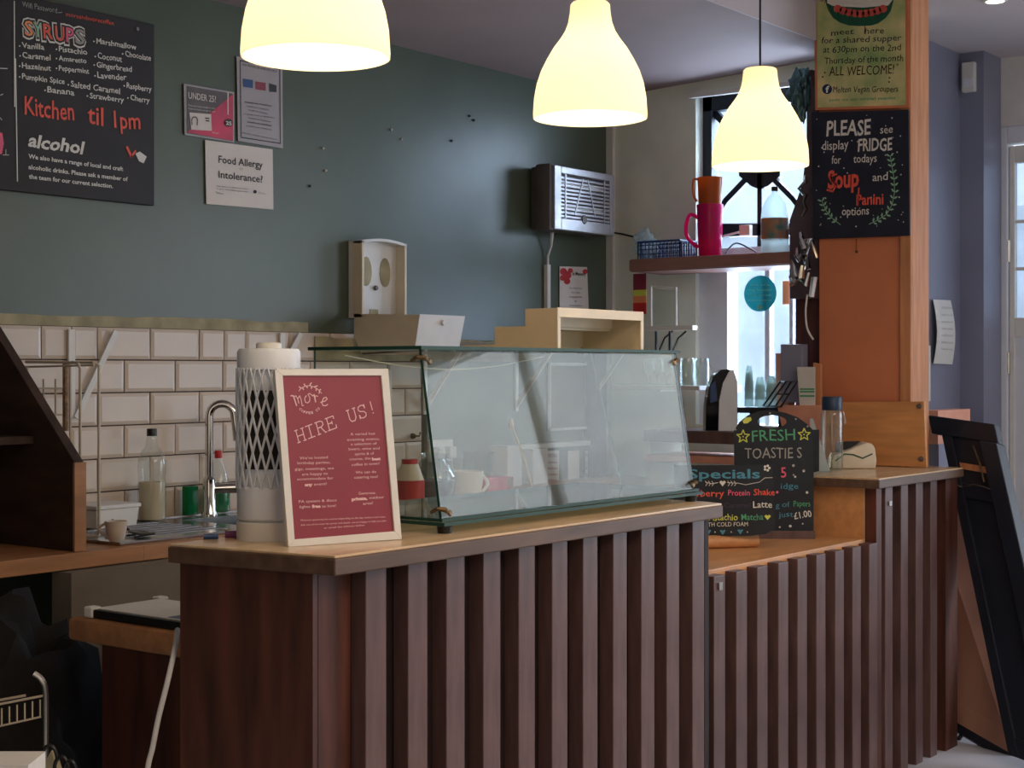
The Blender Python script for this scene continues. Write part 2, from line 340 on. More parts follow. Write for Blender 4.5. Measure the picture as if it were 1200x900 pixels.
# ---- tiles on the back wall ----
ztop = CZ+.133; th = .103; tw = .208; ph = 3.345
part('grout', S().box((2.0, 3.992, ZW-.02), (4.70, 4.0, ztop)), 'grout', wb)
def tile_mesh(wd):
    b = .011; d0 = 3.990; d1 = 3.982; g = .0022; hw = wd/2-g; hh = th/2-g
    s = S(); q = [(-hw, -hh), (hw, -hh), (hw, hh), (-hw, hh)]; i = [(-hw+b, -hh+b), (hw-b, -hh+b), (hw-b, hh-b), (-hw+b, hh-b)]
    vs = [(x, 0, z) for x, z in q] + [(x, -.004, z) for x, z in q] + [(x, -.008, z) for x, z in i]
    s.add(vs, [(0,1,5,4),(1,2,6,5),(2,3,7,6),(3,0,4,7),(4,5,9,8),(5,6,10,9),(6,7,11,10),(7,4,8,11),(8,9,10,11)])
    me = bpy.data.meshes.new('tile'); me.from_pydata([tuple(v) for v in s.v], [], s.f); me.materials.append(M['tile']); return me
tmesh = {}
for row in range(6):
    zc = ztop - th*(row+.5); xs = ph - 7*tw + (tw/2 if row % 2 else 0); x = xs
    edges = []
    while x < 4.69:
        nx = x+tw
        if row == 0 and abs(x-(ph-tw)) < .02 - 0 and False: pass
        edges.append((max(x, 2.0), min(nx, 4.69))); x = nx
    for a, b in edges:
        if b-a < .03: continue
        segs = [(a, b)]
        if row == 0 and a < 3.0 < b: segs = [(a, a+.11), (a+.11, b)]
        if row == 0 and a < 3.65 < b: segs = [(a, a+.11), (a+.11, b)]
        for a2, b2 in segs:
            k = round(b2-a2, 3)
            if k not in tmesh: tmesh[k] = tile_mesh(k)
            o = bpy.data.objects.new('tile', tmesh[k]); COL.objects.link(o); o.parent = wb; o.location = ((a2+b2)/2, 3.992, zc)
            o.rotation_euler = (random.uniform(-.012, .012), 0, random.uniform(-.012, .012))
# paint strips above the tiles (chipped edge)
def ragged(xa, xb, za, zb, Y, m, th=.006):
    pts = [(xa, Y, za), (xb, Y, za)]; n = 26
    for i in range(n+1):
        x = xb + (xa-xb)*i/n; pts.append((x, Y, zb + random.uniform(-.006, .003)))
    return S().prism(pts, (0, -th, 0))
o = struct('trim_2', ragged(2.0, 4.07, ztop, ztop+.036, 4.0, 'strip'), 'strip')
o = struct('trim_3', ragged(4.09, 5.45, ztop-.10, ztop-.015, 3.981, 'strip', .004), 'strip')
# sage lower wall to the right of the tiles
struct('trim_4', S().box((4.72, 3.985, 0), (XW, 4.0, CZ+.10)), 'sage2')
q0, q1 = onY(695, 430, 3.93).x, onY(709, 430, 3.93).x
struct('trim_6', S().box((q0, 3.92, ZW), (q1, 3.985, CZ+.08)), 'taupe', bevel=.003)
# pale angle bead at corner of window wall
struct('trim_5', S().box((XW-.02, 3.965, CZ+.1), (XW, 4.0, ZC)), 'white')
# dark seam/cable across the sage wall
p = [onX(714, 272, XW-.004), onX(728, 274, XW-.004), onX(745, 278, XW-.004)]
solo('wall_cable', S().tube([p[0], p[1], p[2]], .004, 6), 'black', 'thin dark cable along the pale wall left of the shelf', 'cable', smooth=True)

# ---- kitchen window (window_1) : dark leaded fanlight above, white frame below ----
Wp = Plane((XW+.08, 3, 0), (-1, 0, 0))
def wbar(pts, w_, m, par, name, d=.03):
    s = S()
    for (a, b) in zip(pts, pts[1:]):
        A = Wp.hit(*a); B = Wp.hit(*b); dd = (B-A).normalized(); sd = Wp.n.cross(dd)*(w_*6.7/1850/2); e = dd*.004
        s.prism([A-sd-e, A+sd-e, B+sd+e, B-sd+e], (d, 0, 0))
    return part(name, s, m, par)
fr = S(); f = .045
fr.box((XW+.06, y0, wz0), (XW+.12, y0+f, wz1)).box((XW+.06, y1-f, CZ+.5), (XW+.12, y1, wz1)).box((XW+.06, y0, wz1-.07), (XW+.12, y1, wz1))
win = struct('window_1', fr, 'a_black')
part('lower_frame', S().box((XW+.03, 3.40, wz0), (XW+.12, y1, CZ+.5)).box((XW+.05, y0, CZ+.47), (XW+.12, y1, CZ+.53)), 'pvc', win)
part('mullion', S().box((XW+.06, 3.21, wz0), (XW+.10, 3.235, CZ+.47)), 'pvc', win, bevel=.004)
part('mullion', S().box((XW+.06, 3.10, wz0), (XW+.10, 3.118, CZ+.47)), 'pvc', win, bevel=.004)
part('pane', S().box((XW+.085, y0, wz0), (XW+.09, y1, wz1)), 'frosted', win)
wbar([(818, 112), (846, 142), (890, 195)], 8, 'a_black', win, 'glazing_bar')
wbar([(815, 190), (880, 190)], 6, 'a_black', win, 'glazing_bar')
wbar([(890, 205), (890, 288)], 6, 'a_black', win, 'glazing_bar')
wbar([(872, 212), (850, 235), (832, 262)], 7, 'a_black', win, 'glazing_bar')
wbar([(908, 212), (928, 232), (942, 250)], 6, 'a_black', win, 'glazing_bar')
part('window_boss', S().prism([Wp.hit(*q) for q in ((866, 190), (866, 206), (880, 218), (890, 222), (900, 218), (914, 206), (914, 190), (890, 182))], (.035, 0, 0)), 'a_black', win)
part('bottom_rail', S().prism([Wp.hit(*q) for q in ((815, 262), (815, 278), (945, 275), (945, 262))], (.05, 0, 0)), 'a_black', win)
part('window_rail', S().box((XW-.03, 2.9, ZC-.05), (XW-.005, 3.56, ZC-.03)), 'white', win)
# socket on the window ledge + cable
q = onX(874, 270, XW-.02)
st = thing('wall_socket', 'small cream socket box on the window wall between pink jug and water bottle', 'socket', q)
part('body', rbox(q, (.03, .05, .045)), 'offwhite', st, bevel=.003)
part('cable', S().tube([onX(866, 272, XW-.03), onX(850, 276, XW-.03), onX(836, 282, XW-.04)], .005, 6), 'white', st, smooth=True)

# ================= pillar =================
PX = 5.70
pt = thing('pillar', 'square orange boarded pillar with pine corner post rising behind the raised counter', 'pillar', (5.78, 2.6, 0))
part('board', S().box((PX, 2.432, ZH+.02), (PX+.012, 2.79, ZC2)), 'orange', pt)
part('core', S().box((PX+.012, 2.432, 0), (5.86, 2.79, ZC2)), 'redbrown', pt)
part('corner_post', S().box((PX, 2.405, 0), (5.864, 2.432, ZC2)).box((PX-.012, 2.405, 0), (PX, 2.45, ZC2)), 'post', pt, bevel=.003)
wp = thing('wood_backboard', 'horizontal-grained pine board with bolts fixed low on the pillar', 'board', (5.67, 2.6, ZH))
part('board', S().prism([(5.668, 2.335, ZH+.002), (5.668, 2.80, ZH+.002), (5.668, 2.80, CZ-.13), (5.668, 2.345, CZ-.12)], (.018, 0, 0)), 'panel', wp, bevel=.002)
for (x, y) in ((1077, 476), (1079, 538)):
    c = onX(x, y, 5.666); part('bolt', S().lathe(c, [(.011, -.004), (.009, .004), (.002, .006)], 12, axis=(-1, 0, 0)), 'hdark', wp, smooth=True)

# ================= counters =================
ct = thing('bar_counter', 'high dark slatted bar counter with waxed pale top carrying the glass case', 'counter', (2.3, 2.2, 0))
part('body', S().box((2.31, 2.243, .0), (3.79, 2.56, ZH-.04)), 'backing', ct)
part('end_panel', S().prism([(2.292, 2.236, 0), (2.245, 2.58, 0), (2.245, 2.58, ZH-.04), (2.292, 2.236, ZH-.04)], (.018, .003, 0)), 'mahog', ct)
part('front_board', S().box((2.31, 2.238, 0), (2.405, 2.25, ZH-.04)), 'mahog', ct)
part('end_board', S().box((3.79, 2.2, 0), (3.81, 2.56, ZH-.04)), 'backing', ct)
part('countertop', S().prism([(2.285, 2.168, ZH-.04), (3.835, 2.168, ZH-.04), (3.86, 2.24, ZH-.04), (3.86, 2.72, ZH-.04), (2.80, 2.72, ZH-.04), (2.80, 2.625, ZH-.04), (2.232, 2.605, ZH-.04)], (0, 0, .034)), 'cedge', ct, bevel=.003)
part('top_surface', S().prism([(2.288, 2.171, ZH-.006), (3.833, 2.171, ZH-.006), (3.857, 2.24, ZH-.006), (3.857, 2.717, ZH-.006), (2.803, 2.717, ZH-.006), (2.803, 2.622, ZH-.006), (2.235, 2.602, ZH-.006)], (0, 0, .006)), 'ctop', ct, bevel=.002)
sl = None
for k in range(11):
    x = 2.41 + .1315*k
    if sl is None: sl = part('slat', S().box((x, 2.2, 0), (x+.064, 2.243, ZH-.041)), 'slat', ct, bevel=.002)
    else:
        c = sl.copy(); COL.objects.link(c); c.parent = ct; c.location = (.1315*k, random.uniform(-.002, .002), 0)
lo = thing('service_counter', 'low slatted counter section with orange pine top between two raised counters', 'counter', (3.9, 2.26, 0))
part('body', S().box((3.83, 2.303, 0), (5.04, 2.62, ZL-.03)), 'backing', lo)
part('countertop', S().box((3.815, 2.298, ZL-.03), (5.044, 3.0, ZL)), 'pine', lo, bevel=.003)
sl = None
for k in range(9):
    if sl is None: sl = part('slat', S().box((3.945, 2.26, 0), (4.01, 2.303, ZL-.012)), 'slat', lo, bevel=.002)
    else:
        c = sl.copy(); COL.objects.link(c); c.parent = lo; c.location = (.131*k, random.uniform(-.002, .002), 0)
part('slat_block', S().box((3.868, 2.268, 0), (3.93, 2.303, ZL-.012)), 'backing', lo)
part('cabinet_catch', rbox(onY(844, 687, 2.257), (.02, .006, .022)), 'steel', lo)
hi = thing('raised_counter_end', 'tall slatted counter end with pale top in front of the pillar', 'counter', (5.4, 2.26, 0))
part('body', S().box((5.06, 2.303, 0), (5.66, 2.80, ZH-.035)), 'backing', hi)
part('side_panel', S().box((5.045, 2.305, 0), (5.06, 2.62, ZH-.035)), 'pine', hi)
part('corner_board', S().box((5.062, 2.265, 0), (5.105, 2.303, ZH-.035)), 'mahog', hi)
for k in range(4): part('slat', S().box((5.126+.133*k, 2.26, 0), (5.126+.133*k+.062, 2.303, ZH-.036)), 'slat', hi, bevel=.002)
part('end_board', S().box((5.655, 2.255, 0), (5.77, 2.30, ZH-.036)).box((5.755, 2.3, 0), (5.77, 2.395, ZH-.036)), 'mahog', hi)
part('countertop', S().prism([(5.02, 2.235, ZH-.035), (5.785, 2.235, ZH-.035), (5.80, 2.40, ZH-.035), (5.68, 2.40, ZH-.035), (5.66, 2.82, ZH-.035), (4.99, 2.62, ZH-.035)], (0, 0, .03)), 'cedge', hi, bevel=.003)
part('top_surface', S().prism([(5.023, 2.238, ZH-.005), (5.782, 2.238, ZH-.005), (5.797, 2.397, ZH-.005), (5.677, 2.397, ZH-.005), (5.657, 2.817, ZH-.005), (4.993, 2.618, ZH-.005)], (0, 0, .005)), 'ctop', hi)
part('cabinet_catch', rbox(onY(1043, 590, 2.257), (.022, .006, .016)), 'steel', hi)

# ---- left worktop, sink, kitchen run along back wall ----
wt = thing('worktop', 'orange oak worktop along the tiled wall under the sink', 'worktop', (3.2, 3.7, ZW))
part('slab', S().box((1.9, 3.4, ZW-.042), (2.83, 3.99, ZW)).box((2.83, 3.4, ZW-.042), (3.93, 3.46, ZW)).box((2.83, 3.90, ZW-.042), (3.93, 3.99, ZW)).box((3.93, 3.4, ZW-.042), (6.0, 3.99, ZW)), 'oak', wt, bevel=.002)
for (a, b, l) in ((3.02, 3.62, 'white base cabinet under the sink behind the bar end'), (3.62, 4.22, 'second base cabinet hidden behind the bar counter'), (4.22, 5.3, 'wide base cabinet under the worktop behind the glass case')):
    cb = thing('base_cabinet', l, 'cabinet', ((a+b)/2, 3.72, 0))
    part('body', S().box((a, 3.46, .08), (b-.005, 3.98, ZW-.30 if a < 3.9 else ZW-.045)), 'kick', cb)
    dd = part('door', S().box((a+.003, 3.44, .1), (b-.008, 3.458, ZW-.06)), 'dkwood' if a < 3.1 else 'kick', cb, bevel=.002)
    part('handle', S().tube([(a+.03, 3.44, ZW-.10), (a+.03, 3.415, ZW-.11), (a+.03, 3.415, ZW-.24), (a+.03, 3.44, ZW-.25)], .007, 8), 'brass', dd, smooth=True)
sk = thing('kitchen_sink', 'stainless steel sink and drainer set in the worktop', 'sink', (3.4, 3.7, ZW))
bx0, bx1, by0, by1, bd = 3.35, 3.80, 3.52, 3.84, .17
s = S(); zt = ZW+.004
s.box((2.78, 3.44, ZW+.001), (bx0, 3.92, zt)).box((bx1, 3.44, ZW+.001), (3.96, 3.92, zt)).box((bx0, 3.44, ZW+.001), (bx1, by0, zt)).box((bx0, by1, ZW+.001), (bx1, 3.92, zt))
part('rim', s, 'steel', sk)
s = S().box((bx0, by0, ZW-bd), (bx1, by1, ZW-bd+.002)).box((bx0-.002, by0, ZW-bd), (bx0, by1, ZW)).box((bx1, by0, ZW-bd), (bx1+.002, by1, ZW)).box((bx0, by0-.002, ZW-bd), (bx1, by0, ZW)).box((bx0, by1, ZW-bd), (bx1, by1+.002, ZW))
part('basin', s, 'steel', sk)
for k in range(7): part('drainer_ridge', S().tube([(2.86, 3.55+.05*k, zt), (3.26, 3.55+.05*k, zt)], .004, 6), 'steel', sk, smooth=True)
s = S().tube([(2.78, 3.44, zt), (3.96, 3.44, zt), (3.96, 3.92, zt), (2.78, 3.92, zt)], .006, 6, closed=True)
part('lip', s, 'steel', sk, smooth=True)
# tap
tb = onZ(240, 608, ZW); tb = Vector((3.49, 3.87, zt))
tp = thing('tap', 'chrome swan neck mixer tap behind the sink', 'tap', tb)
pts = [tb+Vector((0, 0, .0)), tb+Vector((0, 0, .325))]
for i in range(1, 13):
    a = math.pi*i/12; pts.append(tb + Vector((.028-.028*math.cos(a), -.029+.029*math.cos(a), .325+.04*math.sin(a))))
pts.append(tb + Vector((.062, -.064, .245)))
part('spout', S().tube(pts, .013, 12), 'chrome', tp, smooth=True)
part('body', S().lathe(tb, [(.026, 0), (.026, .01), (.021, .02), (.021, .12), (.013, .13)], 16), 'chrome', tp, smooth=True)
part('lever', S().tube([tb+Vector((.0, 0, .09)), tb+Vector((.05, -.03, .09)), tb+Vector((.075, -.045, .09))], [.014, .018, .018], 12), 'chrome', tp, smooth=True)
# ================= pendant lamps =================
def pendant(c, label, cord):
    t = thing('pendant_lamp', label, 'lamp', c, 'three bell pendant lamps over the counter')
    prof = [(.1395, 0), (.140, .012), (.1375, .05), (.131, .085), (.121, .115), (.107, .143), (.090, .172), (.074, .193), (.062, .212), (.054, .234), (.050, .258), (.0485, .278), (.044, .283), (.012, .284)]
    sh = part('lamp_shade', S().shell(c, prof, .003, 40), 'shade', t, smooth=True)
    sk_ = part('socket', S().lathe(Vector(c)+Vector((0, 0, .20)), [(.018, 0), (.018, .06), (.012, .08)], 12), 'white', t, smooth=True)
    part('bulb', S().ball(Vector(c)+Vector((0, 0, .15)), .022, 2, (1, 1, 1.3)), 'bulb', sk_, smooth=True)
    top = ZC2
    part('cord', S().tube([Vector(c)+Vector((0, 0, .28)), (c[0], c[1], top)], .0032, 6), cord, t, smooth=True)
    part('ceiling_rose', S().lathe((c[0], c[1], top-.03), [(.05, .03), (.045, .012), (.015, 0)][::-1], 16), 'white', t, smooth=True)
    l = bpy.data.lights.new('bulb_light', 'POINT'); l.energy = 4.6; l.color = (1, .78, .50); l.shadow_soft_size = .035
    lo_ = bpy.data.objects.new('bulb_light', l); COL.objects.link(lo_); lo_.location = (0, 0, .13); lo_.parent = t
    return t
LZ = CZ+.585
pendant((2.14, 2.08, LZ+.0), 'lit cream bell pendant nearest the menu board, cut by the picture top', 'white')
pendant((3.2, 2.18, LZ+.03), 'lit cream bell pendant hanging in the middle over the glass case', 'white')
pendant((4.09, 2.19, LZ+.005), 'lit cream bell pendant on a dark cord in front of the window', 'black')
dl = thing('ceiling_downlight', 'small round white downlight in the front ceiling', 'lamp', onZ(1166, 1, ZC2-.005))
c = Vector(ORG[dl.name])
part('trim_ring', S().lathe(c, [(.05, .005), (.05, 0), (.036, -.004), (.036, .004)], 20), 'white', dl, smooth=True)
part('diffuser', S().lathe(c+Vector((0, 0, -.001)), [(.034, 0), (.034, .003)], 20), mat('lit_diffuser', (255, 250, 240), var=0, emit=(255, 250, 240), es=6), dl)

# ================= glass case =================
g0 = CZ-.352; g1 = CZ+.046; XL, XR = 2.745, 3.86; YF, YT, YB = 2.275, 2.335, 2.675
gc = thing('glass_display_case', 'empty green-edged glass display case standing on the bar counter', 'display case', ((XL+XR)/2, 2.47, ZH))
def pane(name, quad, off):
    s = S(); n = 4; p = [Vector(q) for q in quad]; off = Vector(off)
    s.add(p+[q+off for q in p], [(0,1,2,3), (7,6,5,4)], 0)
    s.f += [(i, (i+1) % 4, 4+(i+1) % 4, 4+i) for i in range(4)]; s.mi += [1]*4
    return part(name, s, ['glass', 'glassedge'], gc)
pane('front_pane', [(XL, YF, g0+.016), (XR, YF, g0+.016), (XR, YT, g1), (XL, YT, g1)], (0, .007, 0))
pane('side_pane', [(XL, YF+.008, g0+.016), (XL, YT+.008, g1), (XL, YB, g1), (XL, YB, g0+.016)], (.007, 0, 0))
pane('side_pane', [(XR-.007, YF+.008, g0+.016), (XR-.007, YT+.008, g1), (XR-.007, YB-.05, g1), (XR-.007, YB-.16, g0+.016)], (.007, 0, 0))
pane('top_pane', [(XL-.01, YT-.008, g1), (XR+.01, YT-.008, g1), (XR+.01, YB+.01, g1), (XL-.01, YB+.01, g1)], (0, 0, .008))
pane('base_pane', [(XL-.015, YF-.02, g0), (XR+.015, YF-.02, g0), (XR+.015, YB+.01, g0), (XL-.015, YB+.01, g0)], (0, 0, .008))
pane('base_pane', [(XL-.01, YF-.01, g0+.009), (XR+.01, YF-.01, g0+.009), (XR+.01, YB, g0+.009), (XL-.01, YB, g0+.009)], (0, 0, .007))
for x, y in ((XL+.01, YF+.0), (XR-.02, YF), (XL+.03, YB-.03), (XR-.03, YB-.03)):
    part('foot', S().lathe((x, y, ZH), [(.016, 0), (.018, .016)], 12), 'black', gc, smooth=True)
for x, y, z in ((XL, YT, g1-.02), (XR, YT, g1-.02), (XL, YF, g0+.035), (XR, YF, g0+.035)):
    s = S(); b = Vector((x, y, z)); sg = 1 if x < 3 else -1
    s.tube([b+Vector((.020*sg, -.005, -.008)), b+Vector((.004*sg, -.009, 0)), b+Vector((-.005*sg, .008, .003)), b+Vector((-.006*sg, .026, -.006))], [.003, .006, .005, .004], 8)
    s.lathe(b+Vector((.020*sg, -.007, -.008)), [(.006, -.003), (.008, 0), (.005, .004)], 10, axis=(0, -1, .1))
    part('corner_clip', s, 'brass', gc, smooth=True)
for a, b_ in (((545, 417), (585, 424)), ((662, 424), (698, 412))):
    pass
s = S(); A = Vector((XL+.05, 2.62, g1-.012)); B = Vector((XR-.25, 2.62, g1-.01)); pts = [A.lerp(B, i/16)+Vector((0, 0, -.035*math.sin(math.pi*i/16))) for i in range(17)]
solo('string', S().tube(pts, .0016, 6), 'w', 'thin white string sagging inside the top of the glass case', 'string', smooth=True)

# cream stepped riser on top of the case
rz0 = g1+.009; rx0, rx1 = 3.31, 3.72
rs = thing('stepped_riser', 'cream plastic stepped riser lying on top of the glass case', 'riser', (3.5, 2.5, rz0))
Y0 = 2.36; st_ = [(Y0, rz0), (Y0, rz0+.103), (Y0+.10, rz0+.103), (Y0+.10, rz0+.058), (Y0+.20, rz0+.058), (Y0+.20, rz0+.012), (Y0+.31, rz0+.008), (Y0+.31, rz0)]
part('left_side', S().prism([(rx0, y, z) for y, z in st_], (.008, 0, 0)), 'cream2', rs)
part('right_side', S().prism([(rx1-.008, y, z) for y, z in st_], (.008, 0, 0)), 'cream2', rs)
part('tread', S().box((rx0+.009, Y0, rz0+.096), (rx1-.009, Y0+.10, rz0+.104)).box((rx0+.009, Y0+.092, rz0+.058), (rx1-.009, Y0+.10, rz0+.096)), 'offwhite', rs, bevel=.002)
part('tread', S().box((rx0+.009, Y0+.10, rz0+.052), (rx1-.009, Y0+.20, rz0+.058)).box((rx0+.009, Y0+.192, rz0+.01), (rx1-.009, Y0+.20, rz0+.052)), 'offwhite', rs)
part('tread', S().box((rx0+.009, Y0+.20, rz0+.003), (rx1-.009, Y0+.31, rz0+.010)), 'offwhite', rs)
part('front_lip', S().box((rx0-.001, Y0-.005, rz0+.080), (rx1+.001, Y0-.0005, rz0+.105)).box((rx0-.001, Y0-.005, rz0), (rx0+.013, Y0-.0005, rz0+.080)).box((rx1-.013, Y0-.005, rz0), (rx1+.001, Y0-.0005, rz0+.080)), 'offwhite', rs, bevel=.001)

# ================= on the bar counter =================
ht = thing('tower_fan_heater', 'pale grey cylindrical tower fan heater with lattice grille', 'heater', (2.435, 2.509, ZH+.0005))
c = Vector((2.435, 2.509, ZH)); rr = .069
part('base', S().lathe(c, [(rr+.001, .0), (rr+.001, .038), (rr-.003, .041)], 40), 'white', ht, smooth=True)
part('body', S().lathe(c, [(rr-.006, .042), (rr-.006, .40)], 40), 'pvc', ht, smooth=True)
part('lower_shell', S().lathe(c, [(rr-.004, .044), (rr, .048), (rr, .115), (rr-.003, .117)], 40), 'pvc', ht, smooth=True)
part('top_shell', S().lathe(c, [(rr-.003, .368), (rr, .37), (rr, .408), (rr-.004, .415), (rr-.02, .416)], 40), 'pvc', ht, smooth=True)
ang0 = math.atan2(-c.y, -c.x)
part('dark_vent', S().add([c+Vector(((rr-.0045)*math.cos(ang0+math.radians(a)), (rr-.0045)*math.sin(ang0+math.radians(a)), z)) for z in (.155, .325) for a in range(-52, 53, 8)], [(i, i+1, i+15, i+14) for i in range(13)], 0), mat('heater_core', (34, 30, 28), .8), ht, smooth=True, fix=False)
lat = S(); N = 22
for d in (1, -1):
    for k in range(N):
        a0 = 2*math.pi*k/N; tw_ = .95*d; pts = []
        for i in range(9):
            u = i/8; a = a0+tw_*u; pts.append(c+Vector(((rr+.0005)*math.cos(a), (rr+.0005)*math.sin(a), .113+.26*u)))
        lat.tube(pts, .0026, 4)
part('lattice_grille', lat, 'pvc', ht, label='white diagonal lattice grille')
part('top_dial', S().lathe(c+Vector((0, 0, .416)), [(.028, 0), (.028, .010), (.024, .013)], 20), 'white', ht, smooth=True)

# HIRE US frame
A = onZ(338, 641, ZH); B = onZ(470, 632.5, ZH); xd = (B-A).normalized(); nn = Vector((xd.y, -xd.x, 0))
if nn.dot(F) > 0: nn = -nn
lean = math.radians(10); n = (nn*math.cos(lean)+UP*math.sin(lean)).normalized()
fp = Plane(A + Vector((0, 0, .006)), n)
fr_ = thing('picture_frame', 'white framed maroon hire notice leaning against the tower heater', 'picture frame', (A+B)/2)
OUT = [(338, 641), (471, 632), (455, 432), (322, 432.5)]; INN = [(345.5, 632), (462.5, 622.5), (447, 440), (331.5, 440)]
s = S(); 
for i in range(4):
    j = (i+1) % 4; s.prism([fp.hit(*OUT[i]), fp.hit(*OUT[j]), fp.hit(*INN[j]), fp.hit(*INN[i])], -n*.014)
part('frame', s, 'white', fr_, bevel=.001)
pb = Plane(A+Vector((0, 0, .004))-n*.005, n)
part('print', S().prism([pb.hit(*q) for q in INN], -n*.004), 'maroon', fr_)
part('easel_back', S().prism([fp.hit(*q)-n*.015 for q in ((392, 634), (404, 633), (396, 520), (388, 520))], (-n*.004)), 'dkwood', fr_)
pr = Print(pb, .001); pr.pl.crop = (320, 430, 1200/155)
# HIRE US! drawn as typewriter letters
def serif(pr, strokes, w): 
    for s_ in strokes: pr.line(s_, w)
def letter(o, e, u, strokes, w, pr):   # o origin px, e baseline vec per unit, u up vec per unit
    for s_ in strokes: pr.line([(o[0]+e[0]*x+u[0]*y, o[1]+e[1]*x+u[1]*y) for x, y in s_], w)
LT = {'H': [[(.15, 0), (.15, 1)], [(.85, 0), (.85, 1)], [(.15, .5), (.85, .5)], [(0, 0), (.32, 0)], [(.68, 0), (1, 0)], [(0, 1), (.32, 1)], [(.68, 1), (1, 1)]],
      'I': [[(.5, 0), (.5, 1)], [(.12, 0), (.88, 0)], [(.12, 1), (.88, 1)]],
      'R': [[(.15, 0), (.15, 1)], [(0, 1), (.6, 1), (.82, .88), (.82, .66), (.6, .52), (.15, .52)], [(.5, .52), (.85, 0), (1, 0)], [(0, 0), (.34, 0)]],
      'E': [[(.15, 0), (.15, 1)], [(0, 1), (.9, 1), (.9, .78)], [(.15, .52), (.6, .52)], [(.6, .4), (.6, .64)], [(0, 0), (.95, 0), (.95, .25)]],
      'U': [[(.15, 1), (.15, .25), (.32, .02), (.68, .02), (.85, .25), (.85, 1)], [(0, 1), (.32, 1)], [(.68, 1), (1, 1)]],
      'S': [[(.85, .72), (.8, .95), (.5, 1.02), (.2, .92), (.15, .7), (.3, .56), (.7, .46), (.87, .28), (.8, .06), (.5, -.02), (.2, .06), (.15, .28)], [(.87, .7), (.87, 1)], [(.13, 0), (.13, .3)]],
      '!': [[(.5, 1), (.5, .3)], [(.46, .05), (.54, .05)]]}
for ch, x, y in (('H', 222, 690), ('I', 310, 655), ('R', 405, 618), ('E', 500, 580), ('U', 690, 508), ('S', 780, 475), ('!', 868, 438)):
    letter((x, y), (80, -30), (-30, -108), LT[ch], 9, pr)
# round logo: script word, twig above, small caps below
pr.line([(160, 262), (182, 262), (212, 352)], 12); pr.line([(186, 275), (205, 262), (222, 290), (232, 330)], 8); pr.line([(222, 290), (240, 262), (254, 300), (262, 352), (276, 350)], 8)
pr.line([(300, 262), (285, 285), (290, 318), (310, 328), (330, 312), (332, 280), (315, 250), (330, 240), (356, 262)], 8)
pr.line([(356, 262), (372, 255), (384, 318)], 12); pr.line([(372, 275), (388, 262), (405, 268)], 8)
pr.line([(430, 322), (470, 310), (490, 290), (478, 275), (455, 285), (440, 325), (452, 352), (478, 352), (494, 340)], 9)
pr.line([(232, 218), (252, 195), (290, 175), (330, 170), (370, 182), (400, 200), (440, 240)], 7)
for a, b in (((252, 195), (235, 180)), ((262, 188), (275, 205)), ((290, 175), (280, 155)), ((300, 174), (310, 190)), ((330, 170), (345, 145)), ((350, 176), (345, 195)), ((370, 182), (400, 172)), ((392, 196), (388, 215)), ((415, 215), (430, 205)), ((420, 222), (415, 240))): pr.line([a, b], 11)
cx, cy, rl = 326, 300, 128
for i, ch in enumerate('COFFEE CO'):
    a = math.radians(134 - i*11.5); x = cx+rl*math.cos(a)*.98; y = cy+rl*math.sin(a); dx, dy = math.sin(a), -math.cos(a)
    if ch != ' ': pr.text(ch, x-dx*9, y-dy*9, x+dx*9, y+dy*9, 22, .03)
rows = [('A varied hot', 700, 622, 925, 615), ('evening menu,', 670, 672, 965, 662), ('a selection of', 705, 712, 940, 705), ('beers, wine and', 685, 757, 965, 748), ('spirits & of', 740, 802, 915, 795), ('course, the', 692, 848, 885, 840),
        ("We've hosted", 240, 840, 495, 830), ('birthday parties,', 220, 884, 520, 876)]
for t_, a, b, c_, d in rows: pr.text(t_, a, b, c_, d, 24)
pr.text('best', 897, 848, 975, 845, 26, .05)
pr.build('lettering', 'prpink', fr_)
pr = Print(pb, .001); pr.pl.crop = (320, 530, 1200/155)
for t_, a, b, c_, d in [('coffee in town!', 712, 125, 965, 112), ('We can do', 748, 195, 935, 187), ('catering too!', 735, 240, 950, 232), ('gigs, meetings, we', 195, 165, 550, 155), ('are happy to', 262, 212, 495, 203),
        ('accommodate for', 218, 255, 545, 245), ('event!', 370, 303, 485, 296), ('PA system & disco', 232, 460, 575, 445), ('lights', 240, 508, 335, 503), ('to hire!', 442, 502, 568, 496),
        ('Generous,', 775, 385, 930, 378), ('outdoor', 870, 424, 1005, 418), ('area!', 815, 478, 905, 470)]: pr.text(t_, a, b, c_, d, 24)
pr.text('any', 287, 308, 357, 304, 26, .05); pr.text('free', 352, 505, 430, 502, 28, .05); pr.text('private,', 712, 440, 855, 430, 28, .05)
for t_, a, b, c_, d in [('Minimum spend may be required depending on the day, numbers and room.', 250, 625, 1020, 592), ('Ask one of the team for prices and details, we are happy to help you plan', 250, 668, 1025, 628), ('or email the address below', 460, 695, 830, 668)]: pr.text(t_, a, b, c_, d, 16)
pr.build('lettering', 'prpink', fr_)

# chalk pens and stick near the heater
a = onZ(247, 632, ZH)
solo('chalk_stick', S().tube([a+Vector((-.012, .01, .006)), a+Vector((.012, -.01, .006))], .006, 8), 'bluepl', 'short blue chalk stick on the counter corner left of the heater', 'chalk', smooth=True)
a = onZ(272, 630, ZH)
solo('chalk_stick', S().tube([a+Vector((-.010, .012, .007)), a+Vector((.012, -.010, .007))], .0075, 8), mat('purple_chalk', (136, 72, 120), .6), 'purple chalk stick lying against the heater base', 'chalk', smooth=True)
a = onZ(256, 628, ZH); b_ = onZ(277, 617, ZH)
solo('wooden_stick', S().box((-.03, -.004, 0), (.03, .004, .003)).xf(Matrix.Translation((a+b_)/2+Vector((.0, 0, .0005))) @ Matrix.Rotation(1.1, 4, 'Z')), 'cream2', 'small pale wooden stick on the counter behind the chalks', 'stick')

